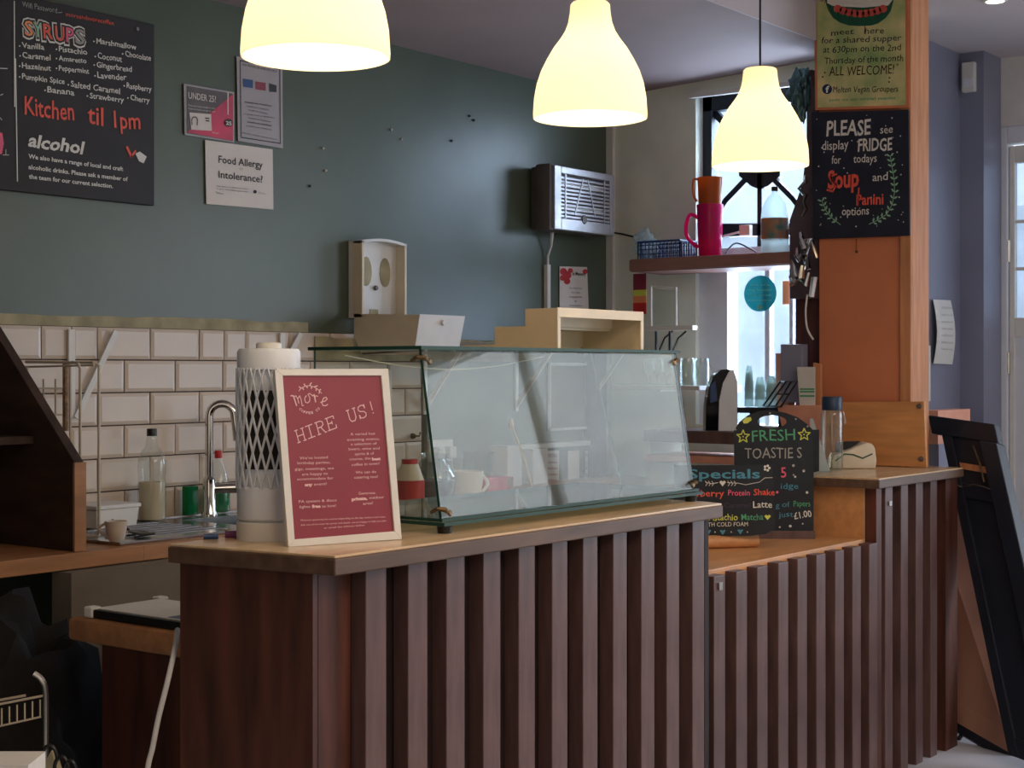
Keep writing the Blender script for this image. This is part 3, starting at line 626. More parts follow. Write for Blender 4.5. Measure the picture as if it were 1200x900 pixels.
# ================= menu board & wall papers (back wall) =================
mb = Plane((3, 3.978, 1), (0, -1, 0)); tr_ = mb.hit(178, 30); br_ = mb.hit(181, 241)
X0 = 2.1
mn = thing('menu_board', 'large black menu board with chalk lettering on the green wall', 'menu board', (2.9, 3.98, br_.z))
part('board', S().box((X0, 3.978, br_.z), (br_.x, 3.996, tr_.z+.005)), 'menu', mn, bevel=.002)
part('screw', S().lathe(mb.hit(161, 34), [(.006, -.002), (.006, .002)], 8, axis=(0, -1, 0)), 'steel', mn)
C3 = (0, 0, 1200/185); C1 = (0, 0, 1200/360)
pr = Print(mb); mb.crop = C3; Wb = .09
for t_, a, b, c_, d, h in [('Vanilla', 165, 365, 335, 378, 42), ('Caramel', 168, 440, 383, 460, 44), ('Hazelnut', 165, 518, 385, 540, 42), ('Pumpkin Spice', 165, 600, 490, 640, 42), ('Pistachio', 445, 390, 660, 418, 42),
        ('Amaretto', 445, 460, 655, 482, 38), ('Peppermint', 445, 535, 675, 560, 40), ('Marshmallow', 730, 330, 1035, 378, 42), ('Coconut', 740, 445, 925, 470, 46), ('Chocolate', 948, 425, 1145, 465, 42),
        ('Gingerbread', 732, 510, 1000, 548, 42), ('Lavender', 738, 592, 960, 612, 46), ('Raspberry', 960, 668, 1150, 700, 42), ('Salted Caramel', 535, 660, 910, 715, 46), ('Banana', 358, 702, 565, 725, 46), ('Strawberry', 680, 745, 940, 780, 42), ('Cherry', 988, 760, 1135, 785, 42)]:
    pr.text(t_, a, b, c_, d, h, .012, .05); pr.disc(a-18, b-15, 6)
pr.line([(106, 10), (110, 810)], 9)
mb.crop = C1; pr.line([(59.5, 230), (67, 708)], 4.5)
for t_, a, b, c_, d in [('We also have a range of local and craft', 110, 618, 480, 668), ('alcoholic drinks. Please ask a member of', 110, 660, 498, 708), ('the team for our current selection.', 112, 697, 440, 735)]: pr.text(t_, a, b, c_, d, 17, .02)
pr.text('alcohol', 106, 572, 322, 600, 50, .03, .03, .25); pass
mb.crop = (0, 100, 386/60); pr.line([(0, 75), (20, 66)], 5); pr.line([(0, 245), (12, 262)], 5)
pr.line([(20, 525), (65, 525)], 4); pr.line([(42, 485), (42, 525)], 4); mb.crop = C1; pr.line([(0, 267), (27, 268)], 3)
pr.build('lettering', 'w', mn)
pr = Print(mb); mb.crop = C3; pr.text('Wifi Password', 165, 52, 432, 100, 42, 0, .05); pr.line([(438, 98), (470, 94)], 5); pr.build('lettering', 'g', mn, 'thin grey lettering')
pr = Print(mb); mb.crop = C3; pr.text('moreandmorecoffee', 500, 122, 865, 192, 34, .0, .04)
mb.crop = C1; pr.text('Kitchen', 95, 448, 290, 472, 72, .012, .03); pr.text('til', 340, 480, 403, 490, 72, .012, .02); pr.text('1pm', 445, 498, 548, 505, 66, .012, .02); pr.build('lettering', 'r', mn, 'red chalk lettering')
mb.crop = C3
for off_, bo, mt in ((.0012, .09, 'w'), (.0018, .055, 'menu'), (.0024, .012, None)):
    for ch, x0_, x1_, y_, h_, col in (('S', 185, 250, 266, 112, 'or'), ('Y', 252, 318, 276, 112, 'mint'), ('R', 328, 402, 290, 112, 'r'), ('U', 418, 488, 305, 112, 'r'), ('P', 500, 560, 318, 112, 'pk'), ('S', 570, 640, 330, 112, 'g')):
        ex = {.09: 16, .055: 9, .012: 0}[bo]; p_ = Print(mb, off_); p_.text(ch, x0_-ex, y_+ex*.8, x1_+ex, y_+ex*.8+10, h_+ex*1.4, bo)
        if mt is None or True: p_.build('lettering', mt or col, mn, None if mt else 'coloured bubble letter')
pr = Print(mb); mb.crop = C1; pr.line([(495, 575), (512, 612)], 12); pr.line([(528, 590), (512, 612)], 9); pr.build('picture', 'r', mn)
pr = Print(mb); pr.poly([(528, 600), (545, 592), (572, 612), (560, 638), (542, 630)]); pr.build('picture', 'w', mn)
pr = Print(mb); pr.poly([(-30, 510), (8, 520), (14, 560), (6, 602), (-20, 600)]); pr.build('picture', 'pk', mn, 'pink drink drawing')
mb.crop = (0, 0, 1)

bp = Plane((3, 3.993, 1), (0, -1, 0))
def poster(name, label, pts, m, cat='poster', th=.003):
    t = thing(name, label, cat, bp.hit(*pts[3])); part('sheet', sheet(bp, pts, th), m, t); return t
t = poster('age_check_sign', 'pink and grey age check sign left of the laminated notice', [(215.5, 98), (274.5, 108), (274.5, 167), (216.5, 158)], 'greypaper')
bp.crop = (200, 60, 663/140)
p_ = Print(bp, .0008); p_.poly([(88, 192), (345, 236), (345, 500), (88, 455)]); p_.build('print', mat('sign_grey', (98, 88, 86)), t)
p_ = Print(bp, .0014); p_.poly([(90, 450), (345, 238), (345, 498)]); p_.build('print', mat('sign_pink', (208, 60, 92)), t)
p_ = Print(bp, .002); p_.poly([(102, 340), (222, 350), (226, 442), (112, 435)]); p_.text('UNDER 25?', 97, 262, 250, 285, 36, .01); p_.line([(316, 232), (316, 350)], 8)
for k in range(2): p_.text('If you are lucky enough to look', 97, 304+k*18, 245, 322+k*18, 9)
p_.build('lettering', 'paper', t)
p_ = Print(bp, .003); p_.line([(116, 408), (114, 380), (122, 366), (138, 366), (146, 380), (144, 410)], 6); p_.line([(190, 372), (210, 374)], 7); p_.line([(192, 386), (210, 388)], 7); p_.disc(318, 398, 24, 22); p_.build('picture', 'ink', t)
p_ = Print(bp, .004); p_.text('25', 302, 408, 334, 412, 20, .03); p_.text('thank you', 225, 455, 262, 460, 10); p_.build('lettering', 'paper', t)
bp.crop = (0, 0, 1)
t = poster('laminated_notice', 'grey laminated notice with framed border and three small pictures', [(277.5, 66), (331, 74), (331.5, 174), (279, 165)], 'greypaper')
bp.crop = (200, 60, 663/140); p_ = Print(bp, .001)
p_.line([(385, 52), (605, 100), (608, 512), (390, 478), (385, 52)], 6); p_.text('NO PROOF OF AGE? NO SALE', 398, 80, 588, 118, 12)
for k, (a_, b_) in enumerate([(410, 560), (420, 545), (430, 540), (405, 575), (430, 555), (425, 560), (420, 560)]): p_.text('acceptable forms of identification', a_, 285+k*22, b_, 308+k*22, 9, .02 if k in (0, 5) else 0)
p_.text('please ask a member of the team if unsure', 395, 455, 590, 495, 9); p_.build('lettering', 'ink', t)
for q_, m_ in (([(400, 152), (455, 160), (455, 205), (402, 198)], 'bluepl'), ([(470, 168), (526, 176), (526, 220), (472, 212)], 'maroon'), ([(545, 178), (586, 190), (586, 228), (548, 225)], 'ink')):
    p_ = Print(bp, .0015); p_.poly(q_); p_.build('picture', m_, t)
bp.crop = (0, 0, 1)
t = poster('allergy_sign', 'white food allergy sheet below the age check sign', [(240.5, 164), (319.5, 175), (320.5, 245.5), (242, 239)], 'paper')
bp.crop = (200, 60, 663/140); p_ = Print(bp, .001); gy = 'chalk'
p_.text('Food Allergy', 265, 618, 510, 650, 40, .012); p_.text('Intolerance?', 265, 702, 510, 730, 40, .012)
p_.text('Please speak to our staff about the ingredients', 255, 752, 430, 768, 8); p_.text('in your meal before you order', 255, 766, 430, 784, 8); p_.text('Thank you', 250, 788, 290, 796, 10); p_.disc(467, 780, 10); p_.build('lettering', gy, t)
p_ = Print(bp, .001); p_.text('or', 380, 658, 402, 662, 18); p_.text('safe food', 485, 790, 525, 797, 12); p_.build('lettering', 'g', t)
bp.crop = (0, 0, 1)
t = poster('poppy_leaflet', 'leaflet with red poppies fixed under the wall heater', [(656, 312), (688, 313), (690, 366), (656, 366)], 'paper')
bp.crop = (620, 180, 521/110); p_ = Print(bp, .001)
for x, y, r in ((190, 655, 20), (212, 675, 22), (210, 708, 18), (186, 690, 16), (228, 650, 14)): p_.disc(x, y, r)
p_.disc(310, 655, 14); p_.build('picture', mat('poppy_red', (196, 48, 50)), t)
p_ = Print(bp, .0015); p_.text('In Memory', 240, 675, 312, 680, 20, .02, .05)
for k, w_ in enumerate(('we thank you', 'for your', 'support', '&', 'remembrance')): p_.text(w_, 222+12*(k == 1)+30*(k == 3), 750+k*24, 292-8*(k == 1)-30*(k == 3), 752+k*24, 9)
p_.build('lettering', 'ink', t); bp.crop = (0, 0, 1)
# wall plugs / screws in the green wall
for k, (x, y) in enumerate(((378, 174), (381, 200), (458, 152), (470, 163), (529, 165), (550, 136), (555, 141), (363, 218))):
    solo('wall_plug', S().lathe(onY(x, y, 3.998), [(.005, 0), (.004, .006), (.001, .007)], 8, axis=(0, -1, 0)), 'paper' if k < 4 else 'ink', 'wall plug in the green wall, '+('upper one below the first pendant', 'lower one below the first pendant', 'left one of the middle pair', 'right one of the middle pair', 'lowest one of the right cluster', 'topmost left one of the right cluster', 'topmost right one of the right cluster', 'lowest leftmost one of all')[k], 'wall plug', group='wall plugs left in the green wall')

# ================= paper dispenser =================
dp = thing('paper_towel_dispenser', 'open cream paper towel dispenser mounted on the green wall', 'dispenser', onY(440, 400, 3.9))
x0, x1 = 4.285, 4.535; za, zb = CZ+.19, CZ+.475
n_ = 10; top = [(x0+(x1-x0)*i/n_, zb + .012*math.sin(math.pi*i/n_)) for i in range(n_+1)]
bpl = part('back_plate', S().prism([(x0, 3.975, za), (x1, 3.975, za)]+[(x, 3.975, z) for x, z in top[::-1]], (0, .022, 0)), 'white', dp)
part('side_wall', S().box((x0, 3.93, za), (x0+.012, 3.975, zb)), 'offwhite', dp, bevel=.002); part('side_wall', S().box((x1-.012, 3.93, za), (x1, 3.975, zb)), 'offwhite', dp, bevel=.002)
part('top_wall', S().prism([(x, 3.93, z) for x, z in top]+[(x, 3.93, z-.01) for x, z in top[::-1]], (0, .045, 0)), 'white', dp)
for cx_ in (x0+.07, x1-.075): 
    part('viewing_slot', S().prism([(cx_+.03*math.cos(a), 3.9745, zb-.115+.055*math.sin(a)*(1.1 if math.sin(a) > 0 else .9)) for a in [2*math.pi*i/16 for i in range(16)]], (0, -.002, 0)), 'strip', bpl)
part('latch', S().lathe((x0+.12, 3.972, za+.115), [(.010, 0), (.008, .008)], 12, axis=(0, -1, 0)), 'hdark', bpl)
part('bottom_slot', S().box((x0+.09, 3.972, za+.005), (x0+.135, 3.976, za+.035)), 'strip', bpl)
part('cover', S().prism([(x0, 3.97, za+.015), (x0, 3.97, za-.07), (x0, 3.93, za-.135), (x0, 3.68, za-.125), (x0, 3.655, za+.005)], (.008, 0, 0)), 'offwhite', dp)
part('cover', S().prism([(x1+.006, 3.97, za+.015), (x1+.006, 3.97, za-.07), (x1+.006, 3.93, za-.135), (x1-.004, 3.68, za-.125), (x1+.004, 3.655, za+.005)], (-.008, 0, 0)), 'offwhite', dp)
cf_ = part('cover_front', S().prism([(x0-.001, 3.676, za-.126), (x1-.003, 3.676, za-.126), (x1+.006, 3.651, za+.007), (x0-.001, 3.651, za+.007)], (0, .0035, 0)), 'white', dp)
part('cover_base', S().prism([(x0, 3.93, za-.135), (x0, 3.68, za-.125), (x1, 3.68, za-.125), (x1, 3.93, za-.135)], (0, 0, .006)), 'offwhite', dp)
part('lock', S().lathe((x0+.13, 3.655, za-.02), [(.012, 0), (.008, .008)], 12, axis=(0, -1, 0)), 'white', cf_, smooth=True)

# ================= wall heater =================
hY = 3.86; a = onY(650, 198, hY); b_ = onY(720, 274, hY); hx0, hx1 = a.x-.0, b_.x; hz0, hz1 = b_.z-.01, onY(650, 193, hY).z
hh = thing('wall_heater', 'silver slatted electric wall heater high on the green wall', 'heater', ((hx0+hx1)/2, 3.93, hz0))
part('casing', S().box((hx0, hY+.03, hz0), (hx1, 3.985, hz1)), 'hdark', hh, bevel=.008)
part('end_cap', S().box((hx0-.02, hY+.01, hz0-.006), (hx0+.012, 3.95, hz1+.008)), 'hdark', hh, bevel=.012, smooth=True)
s = S(); W_ = hx1-hx0; H_ = hz1-hz0
s.box((hx0, hY, hz0), (hx0+.05, hY+.03, hz1)).box((hx1-.035, hY, hz0), (hx1, hY+.03, hz1)).box((hx0+.05, hY, hz0), (hx1-.035, hY+.03, hz0+.05)).box((hx0+.05, hY, hz1-.03), (hx1-.035, hY+.03, hz1))
part('front_surround', s, 'heater', hh, bevel=.003)
nsl = 11
for k in range(nsl):
    z = hz0+.055+(H_-.09)*k/nsl; part('slat', S().box((hx0+.045, hY+.004, z), (hx1-.03, hY+.010, z+(H_-.09)/nsl*.5)), 'heater', hh)
for dz_ in (.10, .20): part('heating_element', S().tube([(hx0+.06, hY+.028, hz0+dz_), (hx1-.05, hY+.028, hz0+dz_)], .014, 12), 'white', hh, smooth=True)
part('grille_upright', S().box((hx0+.08, hY+.001, hz0+.05), (hx0+.088, hY+.005, hz1-.03)).box((hx1-.08, hY+.001, hz0+.05), (hx1-.072, hY+.005, hz1-.03)).prism([(hx0+.15, hY+.002, hz0+.07), (hx0+.158, hY+.002, hz0+.07), (hx0+.22, hY+.002, hz1-.04), (hx0+.212, hY+.002, hz1-.04)], (0, .003, 0)).prism([(hx1-.15, hY+.002, hz0+.07), (hx1-.142, hY+.002, hz0+.07), (hx1-.20, hY+.002, hz1-.04), (hx1-.208, hY+.002, hz1-.04)], (0, .003, 0)), 'heater', hh)
part('badge', S().lathe((hx0+.22, hY, hz0+.055), [(.02, 0), (.018, .003)], 16, axis=(0, -1, 0)), 'hdark', hh)
p_ = [onY(647, 272, 3.95), onY(646, 288, 3.97), onY(642, 300, 3.985), onY(642, 312, 3.985)]
part('cable', S().tube(p_, [.009, .005, .005, .005], 8), 'white', hh, smooth=True)
q = onY(642, 310, 3.985); solo('cable_trunking', S().box((q.x-.012, 3.978, CZ+.05), (q.x+.012, 3.998, q.z)), 'white', 'narrow white cable trunking running down from the wall heater', 'trunking', bevel=.002)
# ================= left: wooden side panel, wire rack, crockery =================
sp = thing('shelf_unit', 'dark brown sloping-sided shelf unit standing on the left of the worktop', 'shelf', (2.3, 3.7, ZW))
prof = [(3.425, ZW+.001), (3.985, ZW+.001), (3.985, CZ+.235), (3.79, CZ+.119), (3.425, CZ-.245)]
part('side_panel', S().prism([(2.62, y, z) for y, z in prof], (.03, 0, 0)), 'dkwood', sp, bevel=.0015)
part('edge_band', S().prism([(2.615, 3.418, ZW+.001), (2.652, 3.418, ZW+.001), (2.652, 3.418, CZ-.245), (2.615, 3.418, CZ-.245)], (0, .008, 0)), 'oak', sp)
part('side_panel', S().prism([(1.95, y, z) for y, z in prof], (.03, 0, 0)), 'dkwood', sp, bevel=.0015)
part('shelf', S().box((1.98, 3.6, CZ-.2), (2.62, 3.98, CZ-.18)), 'dkwood', sp)
part('back_panel', S().box((1.98, 3.955, ZW+.001), (2.62, 3.97, CZ+.2)), 'dkwood', sp)
# bracket strips on the tiles
for (a, b, c_, lab) in (((137, 388), (90, 490), (86, 386), 'white folded shelf bracket on the tiles above the wire rack'), ((353, 391), (336, 424), (333, 390), 'white folded shelf bracket at the top of the tiles right of the heater')):
    br = thing('shelf_bracket', lab, 'bracket', onY(*c_, 3.97)); y_ = 3.966
    A = onY(*a, y_); B = onY(*b, y_); C_ = onY(*c_, y_)
    d = (B-A).normalized(); sd = Vector((d.z, 0, -d.x))*.010
    part('brace', S().prism([A-sd, A+sd, B+sd, B-sd], (0, .006, 0)), 'white', br)
    part('upright', S().box((C_.x-.012, 3.972, B.z), (C_.x+.012, 3.981, C_.z)), 'white', br, bevel=.001)
    part('screw', S().lathe((C_.x, 3.971, C_.z-.1), [(.005, 0), (.003, .002)], 8, axis=(0, -1, 0)), 'hdark', br)
# wire rack
wr = thing('wire_rack', 'cream wire dish rack with rusty rod standing between shelf unit and sink', 'rack', (2.85, 3.7, ZW))
Yr = 3.60; s = S()
Q = lambda x, y, Y=Yr: onY(x, y, Y)
base = Q(116, 634); s.tube([Vector((base.x, Yr, ZW+.012)), Vector((base.x, Yr, Q(115, 428).z)), Q(110, 425), Q(84, 425, 3.75), Q(30, 424, 3.9)], .004, 8)
s.tube([Vector((Q(94, 600).x, Yr, ZW+.012)), Q(94, 432), Q(91, 425)], .004, 8)
part('front_rod', s, 'wire', wr, smooth=True)
part('rear_rod', S().tube([Q(82, 426, 3.85), Q(83, 560, 3.85)], .004, 6).tube([Q(30, 430, 3.9), Q(110, 428, 3.6)], .003, 6), 'wire', wr, smooth=True)
part('rusty_post', S().tube([Q(77, 426, 3.8), Q(77, 505, 3.8)], .009, 8), 'rust', wr, smooth=True)
s = S()
for (a, b) in (((51, 444), (51, 480)), ((65, 444), (65, 500)), ((40, 455), (80, 455)), ((55, 486), (80, 486)), ((32, 430), (36, 470))): s.tube([Q(*a, 3.88), Q(*b, 3.88)], .003, 6)
part('grid', s, 'wire', wr, smooth=True)
part('foot_rail', S().tube([Vector((base.x, Yr, ZW+.012)), Vector((base.x-.14, 3.72, ZW+.012)), Vector((base.x-.16, 3.9, ZW+.012))], .005, 8), 'wire', wr, smooth=True)
# white tub & mug & spatula
tq = onY(125, 618, 3.86); 
s = S(); x0, x1 = onY(97, 618, 3.86).x, onY(147, 618, 3.86).x; zt2 = onY(120, 590, 3.86).z
tb_ = thing('plastic_tub', 'white rectangular plastic tub behind the mug against the tiles', 'tub', (x0, 3.86, ZW+.005))
part('body', S().prism([(x0+.006, 3.80, ZW+.006), (x1-.006, 3.80, ZW+.006), (x1, 3.795, zt2-.012), (x0, 3.795, zt2-.012)], (0, .14, 0)), 'white', tb_, bevel=.004)
part('lid', S().box((x0-.004, 3.79, zt2-.012), (x1+.004, 3.945, zt2)), 'white', tb_, bevel=.003)
mc = onZ(136, 633, ZW+.012); mc = Vector((mc.x, mc.y, ZW+.009))
mg = thing('coffee_mug', 'small white coffee cup on the sink drainer', 'cup', mc)
part('body', S().shell(mc, [(.016, 0), (.023, .006), (.028, .03), (.031, .056)], .003, 24), 'tile', mg, smooth=True)
hd = -R; pts = [mc+hd*(.027+.020*math.sin(math.pi*i/8))+UP*(.05-.034*i/8) for i in range(9)]
part('handle', S().tube(pts, .0042, 8), 'tile', mg, smooth=True)
a = onZ(150, 622, ZW+.012); b_ = onZ(182, 629, ZW+.012)
sq_ = thing('spatula', 'black spatula lying on the drainer right of the cup', 'utensil', a)
part('blade', S().box((-.05, -.022, 0), (.05, .022, .006)).xf(Matrix.Translation(((a+b_)/2)+Vector((0, 0, .0))) @ Matrix.Rotation(math.atan2(b_.y-a.y, b_.x-a.x), 4, 'Z')), 'black', sq_, bevel=.002)
part('handle', S().tube([a+Vector((0, 0, .004)), a-(b_-a)*.6+Vector((0, 0, .02))], .005, 8), 'black', sq_, smooth=True)
# bottle with black cap
def bottle(name, label, c, prof, m, capm, capr, caph, n=24):
    t = thing(name, label, 'bottle', c)
    part('body', S().lathe(c, prof, n), m, t, smooth=True)
    part('cap', S().lathe(Vector(c)+Vector((0, 0, prof[-1][1]-.004)), [(capr, 0), (capr, caph), (capr*.9, caph+.003)], 16), capm, t, smooth=True)
    return t
bc = onY(178, 600, 3.90); bc.z = ZW+.005
bt = bottle('vinegar_bottle', 'clear bottle half full of cloudy liquid with black cap beside the tiles', bc, [(.040, 0), (.044, .008), (.044, .115), (.042, .135), (.044, .15), (.044, .185), (.034, .215), (.019, .235), (.015, .27)], 'clear', 'black', .016, .02)
part('liquid', S().lathe(bc+Vector((0, 0, .004)), [(.036, 0), (.040, .006), (.040, .118), (.001, .118)], 24), 'milk', bt, smooth=True)
gcn = onY(256, 600, 3.94); gcn.z = ZW+.005
bt = bottle('dish_soap_bottle', 'green washing up bottle with red cap behind the tap', gcn, [(.036, 0), (.040, .008), (.041, .07), (.034, .10), (.026, .14), (.014, .17), (.011, .185)], 'clear', 'red', .013, .022)
part('liquid', S().lathe(gcn+Vector((0, 0, .004)), [(.031, 0), (.036, .006), (.037, .066), (.030, .095), (.001, .096)], 24), 'grnpl', bt, smooth=True)
q = onY(241, 585, 3.88); solo('green_sponge', S().box((q.x-.035, 3.925, ZW+.005), (q.x+.01, 3.955, ZW+.10)), 'grnpl', 'green scourer standing beside the soap bottle', 'sponge', bevel=.003)

# ================= lower left: block stand, tablet, cable, bin bags =================
bs = thing('block_stand', 'small stand with a thick wood block top behind the bar end', 'table', (2.55, 2.86, 0))
zt = CZ-.588
part('block_top', S().box((2.35, 2.63, zt-.054), (2.72, 3.10, zt)), 'oak', bs, bevel=.010, smooth=True)
part('side_board', S().box((2.385, 2.62, 0), (2.40, 3.015, zt-.054)), 'mahog', bs)
part('side_board', S().box((2.40, 2.62, 0), (2.70, 2.635, zt-.054)), 'mahog', bs)
part('side_board', S().box((2.69, 2.64, 0), (2.705, 3.015, zt-.054)), 'mahog', bs)
tz = zt+.001
tl = thing('till_tablet', 'black tablet with white corner guards lying on the wood block', 'tablet', (2.5, 2.85, tz))
part('body', S().box((2.375, 2.655, tz), (2.60, 3.06, tz+.020)), 'black', tl, bevel=.003)
part('screen', S().box((2.39, 2.67, tz+.020), (2.585, 3.045, tz+.0215)), 'white', tl)
for x, y in ((2.37, 2.65), (2.37, 3.035), (2.575, 2.65), (2.575, 3.035)):
    part('corner_guard', S().box((x, y, tz-.0005), (x+.03, y+.03+ (.03 if y < 2.7 else 0), tz+.026)), 'white', tl, bevel=.004)
part('picture', S().box((2.40, 2.70, tz+.0215), (2.47, 2.80, tz+.0222)), 'bluepl', tl)
s = S(); pts = []
for (x, y, t) in ((208, 738, 3.45), (205, 760, 3.38), (196, 800, 3.36), (186, 840, 3.36), (179, 875, 3.36), (172, 910, 3.36), (168, 1000, 3.36)): pts.append(atT(x, y, t))
def smooth_path(p, n=6):
    o_ = []
    for i in range(len(p)-1):
        a = p[max(i-1, 0)]; b = p[i]; c = p[i+1]; d = p[min(i+2, len(p)-1)]
        for k in range(n):
            u = k/n; o_.append(.5*((2*b)+(c-a)*u+(2*a-5*b+4*c-d)*u*u+(3*b-a-3*c+d)*u**3))
    return o_+[p[-1]]
solo('power_cable', S().tube(smooth_path(pts), .006, 8), 'white', 'white power cable hanging down the end of the bar counter', 'cable', smooth=True)
# partition behind the stand: plaster kitchen-side wall, bin bag hanging, metal bin
struct('wall_kitchen_partition', S().box((2.56, 3.36, 0), (3.02, 3.44, ZW-.045)), 'kick')
bb = S().ball((2.28, 3.22, .45), .29, 4, (.95, .35, 1.30), .35, 3)
for v in bb.v: v.z = max(v.z, .004)
solo('bin_bag', bb, 'darkbag', 'large black bin bag hanging under the left worktop', 'bag', smooth=True)
wk = thing('wire_basket', 'wire basket with a curved grey handle in front of the bin bag', 'basket', (1.95, 2.95, 0))
s = S(); t_ = 3.3
for k in range(7):
    x = 2 + k*9; s.tube([atT(x, 830-k*2, t_), atT(x, 850-k*2, t_)], .0018, 5)
s.tube([atT(-40, 833, t_), atT(52, 815, t_)], .0026, 6).tube([atT(-40, 860, t_), atT(48, 840, t_)], .0022, 6)
s.tube([atT(-40, 833, t_), atT(-40, 1010, t_)], .003, 6); s.tube([atT(-40, 833, t_), atT(-70, 833, t_+.25)], .003, 6).tube([atT(-70, 833, t_+.25), atT(30, 815, t_+.25)], .003, 6)
part('wires', s, 'wire', wk, smooth=True)
part('handle', S().tube(smooth_path([atT(40, 789, t_), atT(48, 795, t_), atT(53, 806, t_), atT(54, 830, t_), atT(54, 875, t_), atT(54, 1012, t_)]), .006, 8), 'steel', wk, smooth=True)
s = S()
for cx_, cy_, r_ in ((58, 886, .020), (72, 897, .018), (82, 900, .016)):
    c = atT(cx_, cy_, 3.2); s.tube([c+R*r_*math.cos(a)*.8+UP*r_*1.6*math.sin(a)-UP*.01 for a in [math.pi*i/8 for i in range(9)]], .004, 6); 
solo('coiled_hose', s, 'black', 'dark curled handles of a bag at the bottom left corner', 'handle', smooth=True)
a = atT(57, 895, 3.22); solo('yellow_bag', S().prism([atT(60, 880, 3.22), atT(46, 905, 3.22), atT(40, 1000, 3.22), atT(75, 1000, 3.22), atT(68, 905, 3.22)], F*.03), 'strip', 'folded dull yellow bag at the bottom left behind the hose loops', 'bag')
a = atT(-30, 897, 2.7); solo('white_box_lid', S().prism([atT(-60, 897, 2.7), atT(33, 897, 2.7), atT(33, 1010, 2.7), atT(-60, 1010, 2.7)], F*.10), 'white', 'edge of a white box at the bottom left corner', 'box')

# ================= through the glass: worktop objects =================
def onw(x, Y): q = onY(x, 500, Y); return Vector((q.x, Y, ZW+.001))
c = onw(508, 3.62); c.z = ZW+.001
jr = thing('glass_carafe', 'round clear glass carafe behind the left edge of the glass case', 'jug', c)
part('body', S().shell(c, [(.05, 0), (.068, .02), (.082, .06), (.080, .10), (.060, .14), (.045, .16), (.048, .18)], .003, 28), 'clear', jr, smooth=True)
part('contents', S().lathe(c, [(.046, .004), (.062, .02), (.076, .06), (.073, .085), (.001, .086)], 24), 'cloth', jr, smooth=True)
c = onw(480, 3.55)
jg = thing('plastic_carton', 'cream and red plastic carton right of the framed notice', 'carton', c)
part('body', S().lathe(c, [(.045, 0), (.05, .01), (.05, .10), (.035, .14), (.030, .155)], 20), 'offwhite', jg, smooth=True)
part('label', S().lathe(c+Vector((0, 0, .035)), [(.0515, 0), (.0515, .065)], 20), 'red', jg, smooth=True)
part('cap', S().lathe(c+Vector((0, 0, .153)), [(.028, 0), (.028, .018)], 16), 'red', jg, smooth=True)
part('handle', S().tube([c+R*.045+UP*.03, c-R*.075+UP*.05, c-R*.075+UP*.11, c-R*.03+UP*.135], .009, 8), 'offwhite', jg, smooth=True)
c = onw(545, 3.6)
cp = thing('paper_cup_bowl', 'wide cream cup with a handle beside the red box', 'cup', c)
part('body', S().shell(c, [(.05, 0), (.055, .01), (.066, .08), (.068, .11)], .004, 28), 'offwhite', cp, smooth=True)
part('handle', S().tube([c+R*(.062+.02*math.sin(math.pi*i/6))+UP*(.095-.06*i/6) for i in range(7)], .006, 8), 'offwhite', cp, smooth=True)
a = onw(577, 3.6); rb = thing('red_box', 'low red box on the worktop seen through the case', 'box', a)
part('body', S().box((a.x-.075, 3.56, ZW+.001), (a.x+.075, 3.66, ZW+.08)), 'red', rb, bevel=.002)
part('end_label', S().box((a.x+.04, 3.558, ZW+.004), (a.x+.073, 3.56, ZW+.077)), 'orpl', rb)
a = onw(560, 3.8); solo('glass_tumbler', S().shell(a, [(.055, 0), (.058, .01), (.062, .16)], .003, 24), 'clear', 'wide clear glass jar behind the red box', 'glass', smooth=True)
for k, (x_, w_, h_) in enumerate(((592, .10, .17), (622, .11, .15))):
    a = onw(x_, 3.93); solo('white_carton', S().box((a.x-w_/2, 3.88, ZW+.001), (a.x+w_/2, 3.975, ZW+h_)), 'white', ('taller pale carton against the wall behind the red box', 'shorter pale carton right of the tall carton, behind the stick')[k], 'box', bevel=.003)
A = onY(599, 497, 3.93); B = onY(623, 570, 3.75); B.z = ZW+.01
solo('wooden_spoon', S().tube([A, (A+B)/2+Vector((.01, 0, 0)), B], [.006, .005, .006], 8).ball(A, .016, 2, (1, .4, 1.6)), 'cream2', 'pale wooden spoon leaning against the sage wall', 'utensil', smooth=True)
# double socket
q = onY(516, 528, 3.98)
ds = thing('double_socket', 'white double wall socket with two plugs above the worktop', 'socket', q)
part('plate', rbox(q, (.146, .012, .086)), 'white', ds, bevel=.003)
for dx in (-.035, .035):
    pg_ = part('plug', rbox(q+Vector((dx, -.022, -.008)), (.045, .035, .048)), 'white', ds, bevel=.006)
    part('flex', S().tube([q+Vector((dx, -.03, -.03)), q+Vector((dx, -.034, -.08)), Vector((q.x+dx, 3.93, ZW+.006))], .003, 6), 'white', pg_, smooth=True)
q = onY(456, 450, 3.97)
solo('paper_label', S().box((q.x-.02, 3.972, q.z-.075), (q.x+.018, 3.98, q.z+.055)), 'white', 'small white tag fixed on the tiles right of the framed notice', 'label')
q = onY(483, 511, 3.975)
solo('wall_hook', S().lathe(q, [(.012, 0), (.010, .01), (.004, .02)], 10, axis=(0, -1, 0)).tube([q, q+Vector((.02, -.02, 0)), q+Vector((.025, -.02, .014))], .004, 6), 'brass', 'small brass hook screwed into the tiles by the glass case edge', 'hook', smooth=True)
